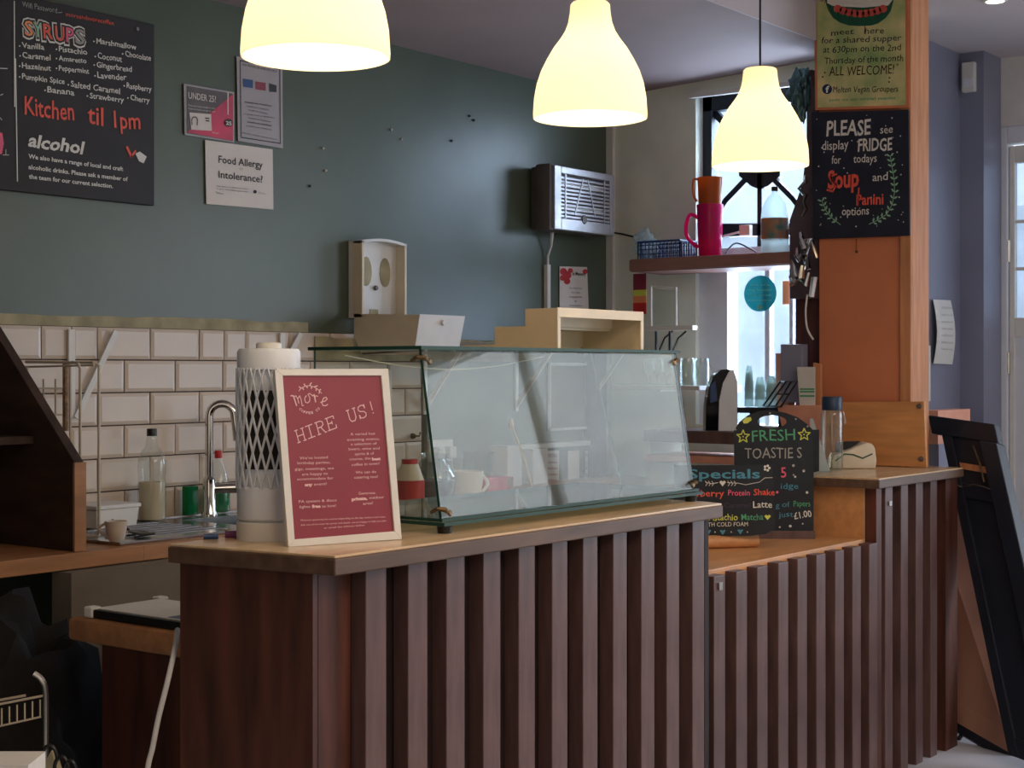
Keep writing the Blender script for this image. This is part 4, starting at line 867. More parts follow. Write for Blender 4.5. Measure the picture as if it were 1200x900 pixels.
# wall shelf with three brackets
sx0, sx1 = 4.60, 5.93; sz = CZ+.085
ws = thing('wall_shelf', 'long white wall shelf on brackets behind the glass case', 'shelf', (5.2, 3.88, sz))
part('board', S().box((sx0, 3.76, sz), (sx1, 3.985, sz+.018)), 'kick', ws)
for px_ in (498, 605, 690):
    q = onY(px_, 440, 3.98); x = min(max(q.x, sx0+.03), sx1-.03)
    part('bracket', S().box((x-.009, 3.975, sz-.26), (x+.009, 3.984, sz)).box((x-.009, 3.78, sz-.008), (x+.009, 3.98, sz)).prism([(x-.004, 3.79, sz-.012), (x-.004, 3.81, sz-.012), (x-.004, 3.978, sz-.22), (x-.004, 3.978, sz-.25)], (.008, 0, 0)), 'white', ws)
# white framed noticeboard
a = onY(642, 425, 3.975); b_ = onY(699, 502, 3.975)
nb = thing('framed_panel', 'pale noticeboard with a white frame on the sage wall seen through the case', 'noticeboard', (a.x, 3.97, b_.z))
part('panel', S().box((a.x, 3.975, b_.z), (b_.x, 3.984, a.z)), 'kick', nb)
t_ = .012; part('frame', S().box((a.x, 3.965, b_.z), (a.x+t_, 3.975, a.z)).box((b_.x-t_, 3.965, b_.z), (b_.x, 3.975, a.z)).box((a.x, 3.965, b_.z), (b_.x, 3.975, b_.z+t_)).box((a.x, 3.965, a.z-t_), (b_.x, 3.975, a.z)), 'white', nb)
a = onY(612, 522, 3.94); b_ = onY(700, 516, 3.94)
rl_ = thing('leaflet_rail', 'white rail holding pale leaflets under the framed panel', 'rail', a)
part('rail', S().box((a.x, 3.94, a.z-.018), (b_.x, 3.984, a.z+.002)), 'white', rl_)
for k, x_ in enumerate((622, 648, 672, 692)):
    a = onY(x_, 528, 3.96); w_ = .085
    lf = thing('leaflet', ('leftmost plain leaflet under the white rail', 'pink headed leaflet hanging second under the white rail', 'plain leaflet hanging third under the white rail', 'pink headed leaflet at the right end of the white rail')[k], 'leaflet', a)
    part('sheet', S().box((a.x-w_/2, 3.958, a.z-.17), (a.x+w_/2, 3.96, a.z)), 'paper', lf)
    if k % 2:
        pl_ = Plane((3, 3.957, 1), (0, -1, 0)); p_ = Print(pl_, .0008)
        for j in range(5): p_.text(('MENU', 'cakes', 'bakes', 'toasties', 'drinks')[j], x_-6, 536+j*7, x_+5, 536+j*7, 4.5 if j == 0 else 3)
        p_.build('lettering', 'maroon', lf)

# ================= window corner: shelf and its things =================
shz = CZ+.475; SX0 = 5.74
hs = thing('window_shelf', 'reddish brown high shelf across the kitchen window', 'shelf', (5.9, 3.3, shz))
part('board', S().box((SX0, 2.93, shz-.055), (6.0, 3.70, shz)), 'shelfwood', hs, bevel=.002)
part('edge_board', S().box((SX0-.01, 2.93, shz-.05), (SX0, 3.70, shz-.004)), 'shelfwood', hs, bevel=.001)
part('wall_batten', S().box((6.0, 2.95, shz-.045), (6.019, 3.70, shz-.01)), 'redbrown', hs)
# stacked jugs
def onS(x, X): q = onX(x, 295, X); return Vector((X, q.y, shz+.001))
c = onS(832, 5.84); scl = 6.3/1850
pj = thing('pink_jug', 'tall bright pink plastic jug on the window shelf', 'jug', c)
part('body', S().shell(c, [(.042, 0), (.047, .006), (.052, .10), (.056, .222)], .003, 28), 'pinkpl', pj, smooth=True)
part('handle', S().tube(smooth_path([c-R*.048+UP*.165, c-R*.082+UP*.180, c-R*.100+UP*.14, c-R*.096+UP*.085, c-R*.05+UP*.04]), .008, 8), 'pinkpl', pj, smooth=True)
c2 = c+Vector((0, 0, .075))
oj = thing('orange_jug', 'translucent orange jug stacked inside the pink jug', 'jug', c2)
part('body', S().shell(c2, [(.034, 0), (.040, .01), (.048, .15), (.053, .262)], .003, 28), 'orpl', oj, smooth=True)
part('handle', S().tube(smooth_path([c2-R*.052+UP*.255, c2-R*.070+UP*.25, c2-R*.070+UP*.19, c2-R*.055+UP*.160]), .005, 8), 'orpl', oj, smooth=True)
# blue crate with bag
c = Vector((5.86, onX(782, 300, 5.86).y, shz+.001))
bk = thing('blue_basket', 'blue plastic lattice basket on the left of the window shelf', 'basket', c)
hx, hy, hz_ = .07, .105, .075; s = S()
for sx in (-1, 1):
    for k in range(12): y = -hy+2*hy*k/11; s.box((c.x+sx*hx-.002, c.y+y-.002, c.z), (c.x+sx*hx+.002, c.y+y+.002, c.z+hz_))
for sy in (-1, 1):
    for k in range(8): x = -hx+2*hx*k/7; s.box((c.x+x-.002, c.y+sy*hy-.002, c.z), (c.x+x+.002, c.y+sy*hy+.002, c.z+hz_))
for z in (.02, .04, .058): s.box((c.x-hx-.002, c.y-hy, c.z+z), (c.x-hx+.002, c.y+hy, c.z+z+.004)).box((c.x+hx-.002, c.y-hy, c.z+z), (c.x+hx+.002, c.y+hy, c.z+z+.004))
part('lattice', s, 'bluepl', bk)
part('rim', S().tube([c+Vector((-hx, -hy, hz_)), c+Vector((hx, -hy, hz_)), c+Vector((hx, hy, hz_)), c+Vector((-hx, hy, hz_))], .005, 6, closed=True), 'bluepl', bk, smooth=True)
part('floor_panel', S().box((c.x-hx, c.y-hy, c.z), (c.x+hx, c.y+hy, c.z+.004)), 'bluepl', bk)
solo('plastic_bag', S().ball((5.87, onX(757, 300, 5.87).y, shz+.066), .060, 4, (1.0, .75, 1.0), .5, 5), 'cup', 'crumpled clear plastic bag spilling over the blue basket', 'bag', smooth=True)
# water bottle
c = onS(908, 5.84)
bt = thing('drinks_bottle', 'large clear drinks bottle with colourful label on the window shelf', 'bottle', c)
part('body', S().lathe(c, [(.050, 0), (.056, .008), (.056, .16), (.050, .20), (.030, .235), (.013, .25), (.012, .262)], 28), 'cup', bt, smooth=True)
part('cap', S().lathe(c+UP*.258, [(.014, 0), (.014, .018)], 14), 'black', bt, smooth=True)
lb = S(); lb.lathe(c+UP*.06, [(.0575, 0), (.0575, .085)], 28); part('label', lb, mat('bottle_label', (40, 120, 120), .4, c2=(208, 120, 60), scale=18), bt, smooth=True)
c = onS(936, 5.9)
bt = thing('blue_label_bottle', 'small blue labelled bottle right of the large drinks bottle', 'bottle', c)
part('body', S().lathe(c, [(.030, 0), (.034, .006), (.034, .12), (.02, .16), (.012, .18)], 20), 'cup', bt, smooth=True)
part('label', S().lathe(c+UP*.03, [(.035, 0), (.035, .075)], 20), 'bluepl', bt, smooth=True); part('cap', S().lathe(c+UP*.178, [(.013, 0), (.013, .015)], 12), 'white', bt, smooth=True)
solo('shelf_cable', S().tube(smooth_path([onX(850, 297, 5.83), onX(862, 285, 5.9), onX(880, 292, 5.9), onX(888, 297, 5.85)]), .0035, 6), 'black', 'loose black cable on the window shelf between jug and bottle', 'cable', smooth=True)
# red-yellow flag thing under shelf left
fl = thing('striped_banner', 'narrow red and yellow striped banner hanging under the left of the shelf', 'banner', onX(749, 340, 5.9))
a = onX(742, 321, 5.88); b_ = onX(757, 368, 5.88)
for k, m_ in enumerate(('maroon', 'yl', 'or', 'red')):
    f0, f1 = (0, .40, .55, .72)[k], (.40, .55, .72, 1)[k]
    z0 = a.z+(b_.z-a.z)*f0; z1 = a.z+(b_.z-a.z)*f1
    part('stripe', S().box((5.88, b_.y, z1), (5.884, a.y, z0)), m_, fl)
# small metal rail with hooks & frame (y388)
a = onX(757, 385, 5.8); b_ = onX(813, 388, 5.8)
rk = thing('wire_shelf', 'small white shelf rail on black brackets below the window shelf', 'shelf', a)
part('rail', S().box((5.79, b_.y, a.z-.010), (5.83, a.y, a.z+.010)), 'white', rk)
for x_ in (769, 785):
    q = onX(x_, 388, 5.8); part('bracket', S().tube([q, q-UP*.09], .006, 6).tube([q+Vector((.02, -.07, 0)), q+Vector((.02, -.03, -.03)), q+Vector((.02, 0, -.09))], .004, 6), 'black', rk, smooth=True)
# a clear frame of acrylic on it
a = onX(763, 384, 5.81); b_ = onX(792, 384, 5.81)
solo('acrylic_holder', S().tube([a, a+UP*.18, b_+UP*.17, b_], .006, 6), 'white', 'upright white wire frame holder on the small shelf rail', 'holder', smooth=True)
solo('acrylic_sheet', S().prism([a+Vector((.004, 0, .005)), b_+Vector((.004, 0, .005)), b_+Vector((.004, 0, .16)), a+Vector((.004, 0, .17))], (.003, 0, 0)), 'clear', 'clear sheet inside the white wire frame', 'holder')
# glass shelves & glasses
gy0, gy1 = onX(828, 452, 5.72).y, onX(748, 452, 5.72).y; gz = CZ-.068
gs = thing('glass_shelf', 'pale shelf of drinking glasses below the window left of the black organiser', 'shelf', (5.8, (gy0+gy1)/2, gz-.02))
part('board', S().box((5.66, gy0, gz-.018), (5.90, gy1+.1, gz)), 'white', gs, bevel=.002)
part('support', S().box((5.90, gy0, gz-.03), (6.02, gy0+.02, gz)), 'white', gs); part('support', S().box((5.90, gy1, gz-.03), (6.02, gy1+.02, gz)), 'white', gs)
g0_ = None; labs = ['stemmed glass at the far left of the pale glass shelf', 'second stemmed glass from the left on the glass shelf', 'third stemmed glass from the left on the glass shelf', 'fourth stemmed glass on the glass shelf beside the handled jars', 'handled glass jar behind the case corner', 'handled glass jar at the right end of the glass shelf']
for k, x_ in enumerate((757, 768, 779, 790)):
    q = onX(x_, 440, 5.72); c = Vector((5.74, q.y, gz+.0005))
    if g0_ is None:
        g0_ = solo('stemmed_glass', S().lathe(c, [(.020, 0), (.020, .003), (.004, .008), (.004, .045), (.018, .058), (.022, .08), (.019, .115)], 18), 'clear', labs[0], 'glass', smooth=True, group='glasses on the pale shelf'); c00 = c.copy()
    else: copy_thing(g0_, c-c00, labs[k])
for k, x_ in enumerate((804, 818)):
    q = onX(x_, 440, 5.70); c = Vector((5.71+.02*k, q.y, gz+.0005))
    t = thing('glass_jar', labs[4+k], 'glass', c, 'glasses on the pale shelf')
    part('body', S().shell(c, [(.026, 0), (.030, .005), (.031, .09), (.027, .115)], .003, 20), 'clear', t, smooth=True)
    part('handle', S().tube([c+R*(.030+.016*math.sin(math.pi*i/6))+UP*(.09-.06*i/6) for i in range(7)], .004, 6), 'clear', t, smooth=True)
# brown shelf, white lower shelf, black organiser
bz = CZ-.245
bsf = thing('brown_shelf', 'brown lower shelf under the window carrying the black organiser', 'shelf', (5.6, 3.2, bz-.05))
part('board', S().box((5.45, 2.935, bz-.048), (5.75, 3.45, bz)), 'slat', bsf, bevel=.002)
part('lower_board', S().box((5.45, 2.95, CZ-.372), (5.75, 3.45, CZ-.345)), 'pinkcard', bsf, bevel=.002)
part('side', S().box((5.5, 3.45, ZW), (5.75, 3.47, bz)), 'white', bsf)
part('side', S().box((5.5, 2.935, 0), (5.75, 2.95, bz-.049)), 'white', bsf)
c = onX(844, 503, 5.52); c = Vector((5.52, c.y, bz+.001))
og = thing('black_organiser', 'glossy black arched organiser with pale end panel on the brown shelf', 'organiser', c)
arch = [(-.058, 0), (-.056, .10), (-.046, .17), (-.025, .22), (.002, .243), (.028, .245), (.046, .24), (.058, .20), (.064, .10), (.064, 0)]
def arcpts(off, k=1): return [c+R*(x*k)+UP*z+off for x, z in arch]
part('body', S().prism(arcpts(Vector((0, 0, 0))), F*.09), 'black_gloss', og)
ep = [(-.008, 0), (-.005, .12), (.010, .19), (.034, .236), (.052, .244), (.066, .20), (.068, .10), (.068, 0)]
part('end_panel', S().prism([c+R*x+UP*z-F*.012 for x, z in ep], F*.011), 'pvc', og)
part('tray', S().prism([c+R*x+UP*z-F*.004 for x, z in [(-.04, .11), (-.038, .18), (-.02, .20), (-.012, .12)]], F*.003), 'bluepl', og)

# back bar ledge right: boards, cups, rack
lz = CZ-.150
lg = thing('back_ledge', 'dark ledge under the window holding stacked cups', 'shelf', (5.6, 2.95, lz-.03))
part('board', S().box((5.55, 2.935, lz-.022), (5.75, 3.105, lz)), 'a_black', lg)
part('leg', S().box((5.70, 2.94, bz), (5.73, 2.97, lz-.022)), 'a_black', lg); part('leg', S().box((5.70, 3.07, bz), (5.73, 3.10, lz-.022)), 'a_black', lg)
cl_ = ['tall stack of clear plastic cups left on the window ledge', 'middle stack of frosted cups on the window ledge', 'right stack of frosted cups beside the wire rack']
for k, (x_, h_, r_) in enumerate(((878, .165, .020), (891, .12, .024), (904, .125, .024))):
    q = onX(x_, 470, 5.62); c = Vector((5.62, q.y, lz+.001)); t = thing('cup_stack', cl_[k], 'cups', c)
    for j in range(3): part('cup', S().shell(c+UP*(.03*j), [(r_, 0), (r_*.75, (h_-.06)*.7), (r_*.45, h_-.06)], .002, 16), 'cup', t, smooth=True)
a, b_, c_, d_ = atT(900, 477, 6.1), atT(921, 447, 6.1), atT(934, 447, 6.1), atT(915, 476, 6.1); a.z = d_.z = lz+.006
e_ = F*.12
solo('wire_stand', S().tube([a, b_, c_, d_], .004, 6, closed=True).tube([a+e_, b_+e_, c_+e_, d_+e_], .004, 6, closed=True).tube([a, a+e_], .003, 6).tube([b_, b_+e_], .003, 6).tube([c_, c_+e_], .003, 6).tube([d_, d_+e_], .003, 6).tube([a.lerp(b_, .5), c_.lerp(d_, .5)], .003, 6), 'black', 'black wire display stand on the ledge beside the cup stacks', 'stand', smooth=True)
q = onX(922, 476, 5.72); solo('cardboard_box', S().box((5.69, q.y-.025, lz+.001), (5.745, q.y+.035, lz+.215)), 'pinkcard', 'tall narrow cardboard box in front of the window edge', 'box', bevel=.002)
# teal sticker
c = onX(891, 344, 6.0); stk = thing('window_sticker', 'round teal sticker on the kitchen window glass', 'sticker', Vector((XW+.046, c.y, c.z)))
sp_ = Plane((XW+.046, 3, 0), (-1, 0, 0)); cc = sp_.hit(891, 344); 
part('disc', S().lathe(cc, [(.078, 0), (.078, .002)], 32, axis=(-1, 0, 0)), 'teal', stk)
p_ = Print(sp_, .0035)
for k, w_ in enumerate(('we are', 'dog friendly', 'inside and out', 'please come in')): p_.text(w_, 880-3*(k > 0), 338+k*6-3, 902+2*(k > 0), 338+k*6-3, 3)
p_.disc(891, 360, 2.5, 3); p_.build('lettering', 'mint', stk)
q = onX(921, 343, XW+.078); solo('orange_sticker', S().box((XW+.078, q.y-.016, q.z-.05), (XW+.08, q.y+.016, q.z+.05)), 'or', 'orange sticker right of the teal disc on the window', 'sticker')

# dark column and foil balloons left of pillar
tc = thing('tall_shelf_unit', 'dark red-brown tall shelf unit between window and pillar', 'shelf', (5.85, 2.87, 0))
part('side', S().box((5.76, 2.80, 0), (5.78, 2.925, CZ+.42)), 'redbrown', tc)
part('back', S().box((5.98, 2.80, 0), (6.0, 2.925, ZC-.1)), 'redbrown', tc)
part('upright', S().box((5.86, 2.90, CZ+.47), (5.98, 2.925, ZC-.02)), 'redbrown', tc)
part('shelf', S().box((5.78, 2.80, CZ+.40), (5.98, 2.925, CZ+.42)), 'redbrown', tc)
bc_ = [(925, 300), (935, 280), (952, 165), (958, 150), (958, 340), (925, 352)]
cp_ = Plane((5.72, 2.9, 0), (-1, 0, 0))
cs = S().prism([cp_.hit(*q) for q in ((925, 258), (940, 215), (953, 100), (960, 60), (960, 350), (925, 350))], (.03, 0, 0))
solo('draped_cloth', cs, 'cloth', 'dusky draped cloth hanging beside the pillar above the foil balloon', 'cloth', bevel=.004)
s = S(); rnd = random.Random(3)
for k in range(9):
    x_ = 931+rnd.uniform(0, 22); y_ = 280+k*7; p0 = onX(x_, y_, 5.66); 
    s.tube([p0+Vector((rnd.uniform(-.01, .01), rnd.uniform(-.03, .03), rnd.uniform(-.04, .04))) for _ in range(4)], [.009, .015, .013, .007], 7)
solo('foil_balloon', s, 'foil', 'crumpled silver foil letter balloon hanging left of the pillar', 'balloon', smooth=True)
solo('foil_scraps', S().tube([onX(935+rnd.uniform(0, 14), 205+k*8, 5.69) for k in range(7)], [.004, .010, .006, .011, .005, .009, .004], 6), 'foil', 'small crinkled silver foil strip hanging above the foil balloon', 'balloon', smooth=True)
solo('ribbon', S().tube(smooth_path([onX(946, 345, 5.66), onX(944, 365, 5.66), onX(946, 385, 5.66), onX(953, 398, 5.66)]), [.003]*18+[.004], 5) if False else S().tube(smooth_path([onX(946, 345, 5.66), onX(944, 365, 5.66), onX(946, 385, 5.66), onX(953, 398, 5.66)]), .004, 5), 'w', 'white curling ribbon hanging below the foil balloon', 'ribbon', smooth=True)
solo('teal_balloon', S().ball(onX(937, 112, 5.80), .05, 4, (.5, .9, 2.0), .5, 9), 'tealfoil', 'crumpled blue-green foil balloon under the ceiling left of the pillar', 'balloon', smooth=True)
q = onX(942, 437, 5.70); solo('navy_box', S().box((5.64, 2.835, CZ-.13), (5.69, 2.93, CZ+.10)), 'navy', 'dark navy box on the shelf unit behind the menu card', 'box', bevel=.003)

# card with green lines + wooden strip, salmon card, bottle, glasses case, acrylic sign holder
mcd = thing('menu_card', 'white card with green print standing left of the pillar', 'card', onX(945, 474, 5.60))
kp = Plane((5.60, 2.85, 0), (-1, 0, 0))
part('card', sheet(kp, [(934, 430), (955, 430), (955, 475), (937, 475)], .003), 'white', mcd)
p_ = Print(kp, .001)
for y_ in (456, 459, 464): p_.line([(938, y_), (954, y_)], 2)
p_.build('print', 'gr', mcd)
part('wood_stand', sheet(Plane((5.61, 2.8, 0), (-1, 0, 0)), [(953, 425), (961, 427), (961, 475), (953, 475)], .02), 'post', mcd)
kp = Plane((5.52, 2.85, 0), (-1, 0, 0))
pts_ = [kp.hit(*q) for q in ((911, 475), (966, 475), (966, 545), (925, 545))]
solo('salmon_board', S().prism(pts_, (.012, 0, 0)), 'pinkcard', 'salmon pink board standing behind the chalkboards left of the water bottle', 'board')
c = onZ(975, 551, ZH+.001)
wbt = thing('water_bottle', 'clear plastic water bottle with dark blue square cap on the raised counter', 'bottle', c)
part('body', S().shell(c, [(.036, 0), (.040, .006), (.041, .20), (.038, .215), (.034, .222)], .002, 28), 'clear', wbt, smooth=True)
part('cap', S().lathe(c+UP*.22, [(.036, 0), (.037, .004), (.037, .046), (.034, .05)], 24), mat('cap_blue', (38, 58, 84), .4), wbt, smooth=True)
part('strap', S().tube([c+R*(.039+.009*math.sin(math.pi*i/6))+UP*(.215-.07*i/6) for i in range(7)], .003, 6), 'clear', wbt, smooth=True)
p_ = Plane(c-F*.042, -F); pp = Print(p_, .0005); pp.text('DUOFU', 968.5, 533, 968.4, 507, 5); pp.build('lettering', 'ink', wbt) if False else None
# glasses case
c = onZ(1001, 549, ZH+.001)
gcs = thing('card_reader', 'cream rounded card reader with dark green line lying on the raised counter', 'card reader', c)
prof = [(-.085, 0), (.078, 0), (.082, .03), (.076, .075), (.066, .092), (.045, .098), (-.02, .070), (-.075, .050), (-.088, .03)]
part('body', S().prism([c+R*x+UP*z-F*.01 for x, z in prof], F*.09), 'offwhite', gcs, bevel=.006, smooth=True)
pp = Print(Plane(c-F*.0105, -F), .0005); pp.line([(979, 540), (990, 532), (1000, 533), (1011, 537), (1022, 532)], 1.6); pp.build('green_line', 'darkgreen', gcs)
part('top_plate', S().prism([c+R*x+UP*z+F*.03 for x, z in [(-.06, .058), (-.005, .076), (.03, .100), (-.05, .098)]], F*.03), 'black', gcs)
a = onZ(952, 553, ZH+.001)
ash = thing('acrylic_sign_holder', 'small clear leaning acrylic sign holder beside the water bottle', 'holder', a)
b_ = a+R*.045
part('leaf', S().prism([a, b_+R*.02, a+R*.012+UP*.19+F*.05, a+UP*.19+F*.05], F*.004), 'cup', ash)
part('foot', S().prism([a, b_+R*.02, b_+R*.02+F*.06, a+F*.06], UP*.004), 'cup', ash)

# ================= chalkboards on the low counter =================
def cboard(c, turn, lean):
    n = (-F*math.cos(turn) + R*math.sin(turn)).normalized(); n = (n*math.cos(lean)+UP*math.sin(lean)).normalized(); return Plane(c, n)
b1 = cboard(onZ(905, 631, ZL)+UP*.003, math.radians(-4), math.radians(5))
tb1 = thing('toasties_chalkboard', 'tall arched black chalkboard reading fresh toasties with a cut-out handle', 'chalkboard', onZ(905, 631, ZL))
outl = [(862, 622), (953.5, 623), (953.5, 552), (952, 503), (946, 497), (935, 489), (920, 483.5), (903, 480.5), (890, 481.5), (876, 487), (866, 495), (860, 505)]
hole = [(905+17*math.cos(2*math.pi*i/24), 494+7.5*math.sin(2*math.pi*i/24)) for i in range(24)]
# body with hole: outer ring + inner ring stitched
def board_hole(pl, outer, inner, th):
    o3 = [pl.hit(*q) for q in outer]; i3 = [pl.hit(*q) for q in inner]; bm = bmesh.new(); k = -pl.n*th
    from mathutils.geometry import tessellate_polygon
    tri = tessellate_polygon([o3, i3[::-1]]); allp = o3+i3[::-1]; n = len(allp); s = S()
    vs = allp+[q+k for q in allp]; fs = [tuple(t) for t in tri]+[tuple(j+n for j in t[::-1]) for t in tri]
    for lst, off in ((len(o3), 0), (len(i3), len(o3))):
        for i in range(lst): fs.append((off+i, off+(i+1) % lst, n+off+(i+1) % lst, n+off+i))
    return s.add(vs, fs)
part('board', board_hole(b1, outl, hole, .009), 'chalk', tb1)
part('stand_foot', S().prism([b1.hit(*q)+b1.n*.012 for q in ((888, 622), (955, 622), (955, 632.5), (884, 632.5))], -b1.n*.04), 'slat', tb1, bevel=.002)
C8 = (840, 420, 1200/220)
pr = Print(b1); b1.crop = C8; pr.text('FRESH', 225, 532, 502, 520, 72, 0, .03); pr.build('lettering', 'gr', tb1, 'green chalk lettering')
pr = Print(b1); pr.text('TOASTIE S', 178, 640, 545, 636, 68, 0, .03)
for x_, y_ in ((340, 350), (505, 388), (580, 435), (120, 455), (490, 685), (558, 715), (490, 745)): pr.disc(x_, y_, 6)
pr.build('lettering', 'g', tb1)
pr = Print(b1)
for cx_, cy_, r_ in ((168, 500, 42), (558, 487, 40)):
    st5 = [(cx_+r_*(1 if i % 2 == 0 else .45)*math.sin(math.pi*i/5), cy_-r_*(1 if i % 2 == 0 else .45)*math.cos(math.pi*i/5)) for i in range(10)]; pr.line(st5+[st5[0]], 7); pr.disc(cx_, cy_, 5)
pr.poly([(165, 400), (185, 378), (218, 375), (222, 395), (195, 415), (172, 416)]); pr.build('picture', 'yl', tb1)
b1.crop = (815, 540, 8); pr = Print(b1); pr.text('5', 802, 160, 852, 158, 95, .015, .03); pr.build('lettering', 'pk', tb1)
pr = Print(b1); pr.text('idge', 798, 262, 965, 262, 55, 0, .05); pr.text('g of', 750, 440, 885, 432, 50, 0, .05); pr.text('just', 780, 528, 915, 526, 52, 0, .05); pr.build('lettering', 'bl', tb1)
pr = Print(b1); pr.text('Papers', 920, 430, 1075, 425, 55, 0, .05); pr.build('lettering', 'gr', tb1)
pr = Print(b1); pr.text('£1.00', 928, 548, 1090, 522, 62, .01, .03)
for x_, y_, r_ in ((918, 45, 12), (1015, 95, 12), (935, 150, 10), (1045, 297, 12), (1005, 590, 7), (888, 612, 13), (790, 622, 9), (698, 570, 13)): pr.disc(x_, y_, r_)
pr.build('lettering', 'w', tb1); b1.crop = (0, 0, 1)
# specials board in front
b2 = cboard(onZ(853, 643, ZL)+UP*.014, math.radians(-4), math.radians(6))
tb2 = thing('specials_chalkboard', 'lower black specials chalkboard in front, half hidden by the bar counter', 'chalkboard', onZ(853, 643, ZL))
part('board', sheet(b2, [(790, 545), (906, 545), (906, 552), (908, 620), (897, 626), (880, 628), (790, 628)], .008), 'chalk', tb2)
b2.crop = (815, 540, 8)
pr = Print(b2); pr.text('Specials', -70, 165, 605, 163, 85, .018); 
for cx_, cy_ in ((-35, 660), (120, 670), (255, 670), (420, 665)): pr.poly([(cx_-28, cy_-16), (cx_-14, cy_-24), (cx_, cy_-14), (cx_+14, cy_-24), (cx_+28, cy_-16), (cx_, cy_+26)])
pr.build('lettering', 'bl', tb2)
pr = Print(b2); pr.text('Strawberry', -195, 335, 270, 335, 62, .01, .04); pr.text('Shake', 545, 322, 745, 322, 58, .01, .04); pr.build('lettering', 'r', tb2)
pr = Print(b2); pr.text('Protein', 305, 325, 510, 325, 52, .01, .04); pr.disc(766, 295, 12); pr.build('lettering', 'pk', tb2)
pr = Print(b2); pr.text('Coconut', -190, 445, 198, 445, 48, 0, .04); pr.text('Latte', 540, 440, 718, 438, 62, .008, .03); pr.text('WITH COLD FOAM', 50, 618, 492, 612, 40, 0, .03)
for x_ in (60, 183, 335, 487): pr.disc(x_, 668, 6)
for a in range(5): pr.disc(670+22*math.cos(a*1.257), 68+22*math.sin(a*1.257), 12)
pr.poly([(222, 200), (240, 185), (255, 196), (270, 185), (285, 200), (254, 240)])
pr.line([(95, 200), (150, 215), (210, 205)], 6); pr.line([(300, 205), (400, 210), (470, 225), (600, 200), (650, 160), (720, 158)], 5)
for x_ in (110, 140, 170, 320, 350, 380): pr.line([(x_, 215), (x_-18, 190)], 5); pr.line([(x_, 215), (x_-14, 235)], 5)
pr.build('lettering', 'w', tb2)
pr = Print(b2); pr.text('Caramel', 270, 440, 515, 435, 45, 0, .03); pr.build('lettering', mat('faded_purple', (70, 58, 84)), tb2)
pr = Print(b2); pr.text('Pistachio', 125, 560, 395, 556, 60, .008, .04); pr.poly([(645, 520), (660, 505), (675, 516), (690, 505), (708, 520), (675, 555)]); pr.build('lettering', 'yl', tb2)
pr = Print(b2); pr.text('Matcha', 430, 558, 638, 552, 58, .008, .04); pr.build('lettering', 'gr', tb2); b2.crop = (0, 0, 1)
lgb = onZ(850, 641, ZL)
A = onZ(800, 644, ZL+.0); B = onZ(887, 641, ZL)
part('log_base', S().tube([A+UP*.0215, B+UP*.0215], .0215, 20), 'pine', tb2, smooth=True)
# slim black board behind
b3 = cboard(onZ(945, 627, ZL)+UP*.003, 0, .02)
pb3 = [b3.hit(*q) for q in ((925, 503), (960, 503), (960, 553), (955, 556), (955, 600), (925, 600))]
b3 = cboard(onZ(945, 627, ZL)+F*.012+UP*.003, 0, .02)
solo('black_slate', sheet(b3, [(925, 503.5), (960, 503.5), (960, 552), (948, 555), (948, 621), (925, 621)], .006), 'chalk', 'plain black slate tucked behind the tall arched chalkboard', 'slate')

# ================= signs on the pillar =================
pp_ = Plane((PX-.020, 2.6, 0), (-1, 0, 0))
s1 = thing('supper_poster', 'green watercolour poster at the top of the pillar in a thin wood frame', 'poster', pp_.hit(1008, 128))
part('frame', S().prism([pp_.hit(*q)+Vector((.003, 0, 0)) for q in ((953, -45), (1063, -48), (1065, 126), (955, 129))], (.008, 0, 0)), 'orange', s1)
part('paper', sheet(pp_, [(957, -40), (1060, -43), (1061, 123), (958, 126)], .003), mat('watercolour', (228, 208, 150), .6, c2=(138, 168, 104), scale=7), s1)
pp_.crop = (940, 0, 935/135)
pr = Print(pp_, .001); ob = [(195, 30), (740, 20)]
pts_ = [(195, 35), (215, 90), (250, 145), (310, 185), (380, 207), (460, 212), (560, 208), (620, 190), (680, 145), (720, 90), (742, 10)]
inn_ = [(700, 20), (675, 65), (620, 105), (540, 135), (460, 142), (380, 130), (300, 112), (240, 75), (215, 35)]
for i in range(8): pass
pr.poly(pts_+[(742, -30), (195, -30)]); pr.build('picture', 'darkgreen', s1)
pr = Print(pp_, .0015); pr.poly([(205, -35), (738, -35), (735, 0), (700, 45), (640, 50), (500, 62), (350, 55), (250, 48), (205, 25)]); pr.build('picture', 'w', s1)
pr = Print(pp_, .002)
for k in range(9): x_ = 290+k*46; pr.disc(x_, 100+12*math.cos((k-4)/2.2)-(abs(k-4)**2)*1.6, 34, 32, 10)
pr.build('picture', mat('watermelon_red', (206, 84, 70)), s1)
pr = Print(pp_, .0012)
for t_, a, b, c_, d, h in [('meet', 235, 290, 420, 275, 48), ('here', 508, 275, 665, 272, 52), ('for a shared supper', 155, 355, 805, 330, 50), ('at 630pm on the 2nd', 170, 430, 800, 410, 52), ('Thursday of the month', 180, 520, 820, 495, 52), ('Melton Vegan Groupers', 250, 752, 780, 745, 50), ('by', 150, 15, 205, 10, 40)]: pr.text(t_, a, b, c_, d, h, 0, .05)
pr.text('GROUPERS', 310, 48, 580, 40, 55, .01, .04); pr.line([(510, 205), (508, 270)], 6); pr.build('lettering', 'ink', s1)
pr = Print(pp_, .0012); pr.text('ALL WELCOME!', 218, 618, 745, 600, 75, 0, .04)
for x_, y_ in ((185, 590), (168, 625), (710, 632), (706, 665), (775, 525)): pr.disc(x_, y_, 7)
pr.build('lettering', 'mahog', s1)
pr = Print(pp_, .0012); pr.text('join us on social media', 220, 822, 760, 805, 22, .01); pr.build('lettering', 'gr', s1)
pr = Print(pp_, .0014); pr.disc(204, 724, 40, 40, 24); pr.build('badge', mat('badge_blue', (28, 52, 84)), s1)
